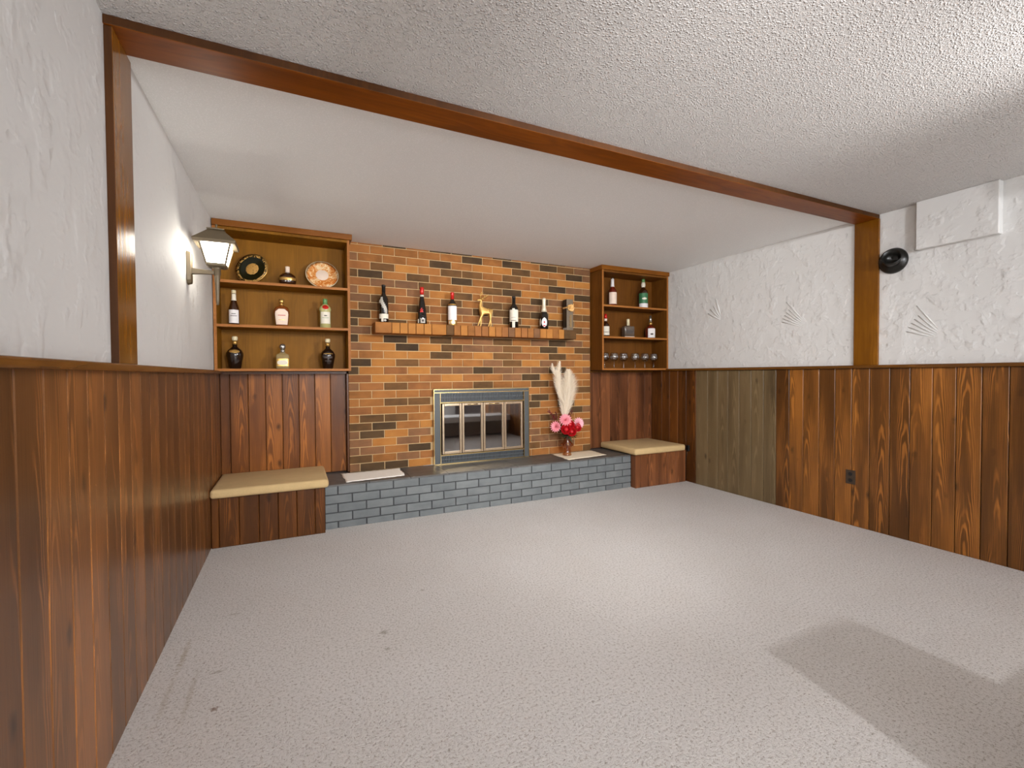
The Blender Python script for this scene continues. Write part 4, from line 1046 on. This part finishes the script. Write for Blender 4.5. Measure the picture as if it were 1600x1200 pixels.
# pampas plumes
def plume(label, base, tip, wmax, n_, seed, bend, droop=.35):
    rnd = random.Random(seed); t = thing('pampas_plume', label, 'dried grass', base, 0, 'cream pampas plumes in the vase')
    b = Vector(base); ax = Vector(tip) - b; bm = bmesh.new()
    side = Vector((1, 0, 0))
    def spine(f): return ax * f + side * bend * math.sin(f * PI)
    for k in range(n_):
        f = rnd.random() ** .9; p = spine(f); env = math.sin(PI * (f * .93 + .03) ** .62) * .9 + .1
        a = rnd.uniform(0, 2 * PI); L = wmax * rnd.uniform(.75, 1.15) * env
        out = (side * math.cos(a) + Vector((0, .45, 0)) * math.sin(a))
        q1 = p + out * L * .45 + ax.normalized() * L * .7; q2 = p + out * L * .8 + ax.normalized() * L * (1.2 - droop * rnd.random())
        wv = Vector((0, 0, 1)).cross(out).normalized() * .0011 if rnd.random() < .5 else Vector((0.0011, 0, 0.0003))
        v = [bm.verts.new(x) for x in (p - wv, p + wv, q1 + wv * .8, q1 - wv * .8, q2)]
        bm.faces.new((v[0], v[1], v[2], v[3])); bm.faces.new((v[3], v[2], v[4]))
    o = obj('plume', bm, M['pampas'], t); o['kind'] = 'stuff'
    bm = bmesh.new(); tube(bm, [top - b, (top - b) * .5, spine(0), spine(.3), spine(.6), spine(.95)], [.003, .003, .0028, .002, .0015, .0008], 5); obj('stalk', bm, M['pampas'], t)
plume('tall full cream pampas plume rising from the right of the bouquet', (3.0, -.16, .70), (3.04, -.17, 1.2), .15, 3600, 11, .02)
plume('taller wispy cream pampas plume leaning left above the bouquet', (2.985, -.15, .86), (2.95, -.16, 1.29), .085, 1500, 12, -.035)
plume('small stray cream pampas tip bending left near the top of the plumes', (2.95, -.15, 1.1), (2.862, -.16, 1.275), .045, 320, 13, -.02, .1)

# ------------------------------------------------------------------ rear of the room, unseen: added lights and shadow casters
for (x, y) in ((1.2, -5.9), (3.2, -5.9)):
    t = thing('ceiling_light', 'flush ceiling light panel behind the camera, %s one' % ('left' if x < 2 else 'right'), 'ceiling light', (x, y, ZC))
    bm = bmesh.new()
    for q in ((-.33, -.3, -.58, .58), (.3, .33, -.58, .58), (-.3, .3, -.58, -.55), (-.3, .3, .55, .58)): bx(bm, q[0], q[1], q[2], q[3], -.045, 0)
    obj('frame', bm, M['white_paint'], t); box('diffuser', -.3, .3, -.55, .55, -.03, -.02, M['panel_lit'], t)
t = thing('ceiling_light', 'small bare bulb fixture at the rear wall of the room', 'ceiling light', (1.5, -7.0, ZC))
bm = bmesh.new(); lathe(bm, [(.0, -.09), (.02, -.085), (.022, -.06), (.06, -.03), (.065, 0)], 24); obj('holder', bm, M['white_paint'], t, smooth=True)
t = thing('low_cabinet', 'dark low cabinet behind the camera on the right', 'cabinet', (2.293, -4.3, 0))  # stand-in for unseen furniture, sized to cast the carpet shadow
box('body', -.205, .205, -.28, .28, .04, .572, M['sofa_dark'], t, .004); box('top_board', -.213, .213, -.29, .295, .572, .592, M['sofa_dark'], t)
for sx in (-1, 1):
    box('door', min(sx * .005, sx * .2), max(sx * .005, sx * .2), .28, .292, .06, .56, M['sofa_dark'], t, .004)
box('plinth', -.18, .18, -.25, .25, 0, .04, M['black_foil'], t)
t = thing('storage_bench', 'low white padded bench behind the camera on the right', 'bench', (3.425, -4.3, 0))  # added lower caster, also mirrored pale in the fireplace glass
box('seat_pad', -.91, .91, -.25, .28, .28, .382, M['white_paint'], t, .01); box('body', -.89, .89, -.23, .26, .03, .28, M['bench_grey'], t)
for sx in (-.8, .8):
    for sy in (-.2, .22): box('foot', sx - .03, sx + .03, sy - .03, sy + .03, 0, .03, M['black_foil'], t)
for i_, (loc, tgt) in enumerate(SPOTS):
    t = thing('track_spot', 'ceiling spot behind the camera, %s one, aimed at the fireplace wall' % ('left', 'right')[i_], 'ceiling light', (loc[0], loc[1] - .06, ZC))
    bm = bmesh.new(); lathe(bm, [(.05, -.012), (.05, 0)], 20); obj('ceiling_plate', bm, M['white_paint'], t)
    bm = bmesh.new(); tube(bm, [(0, 0, -.012), (0, 0, -.06)], .008, 8); obj('arm', bm, M['white_paint'], t)
    bm = bmesh.new(); lathe(bm, [(.0, -.10), (.035, -.095), (.04, -.03), (.04, 0), (.037, 0), (.036, -.03), (.0, -.05)], 20, capb=False, capt=False)
    d = (Vector(tgt) - Vector(loc)).normalized(); q = d.to_track_quat('Z', 'Y').to_matrix()
    bmesh.ops.rotate(bm, verts=bm.verts[:], cent=(0, 0, 0), matrix=q); bmesh.ops.translate(bm, verts=bm.verts[:], vec=Vector((0, .06, loc[2] - ZC)) - d * .06); obj('shade', bm, M['white_paint'], t, smooth=True)
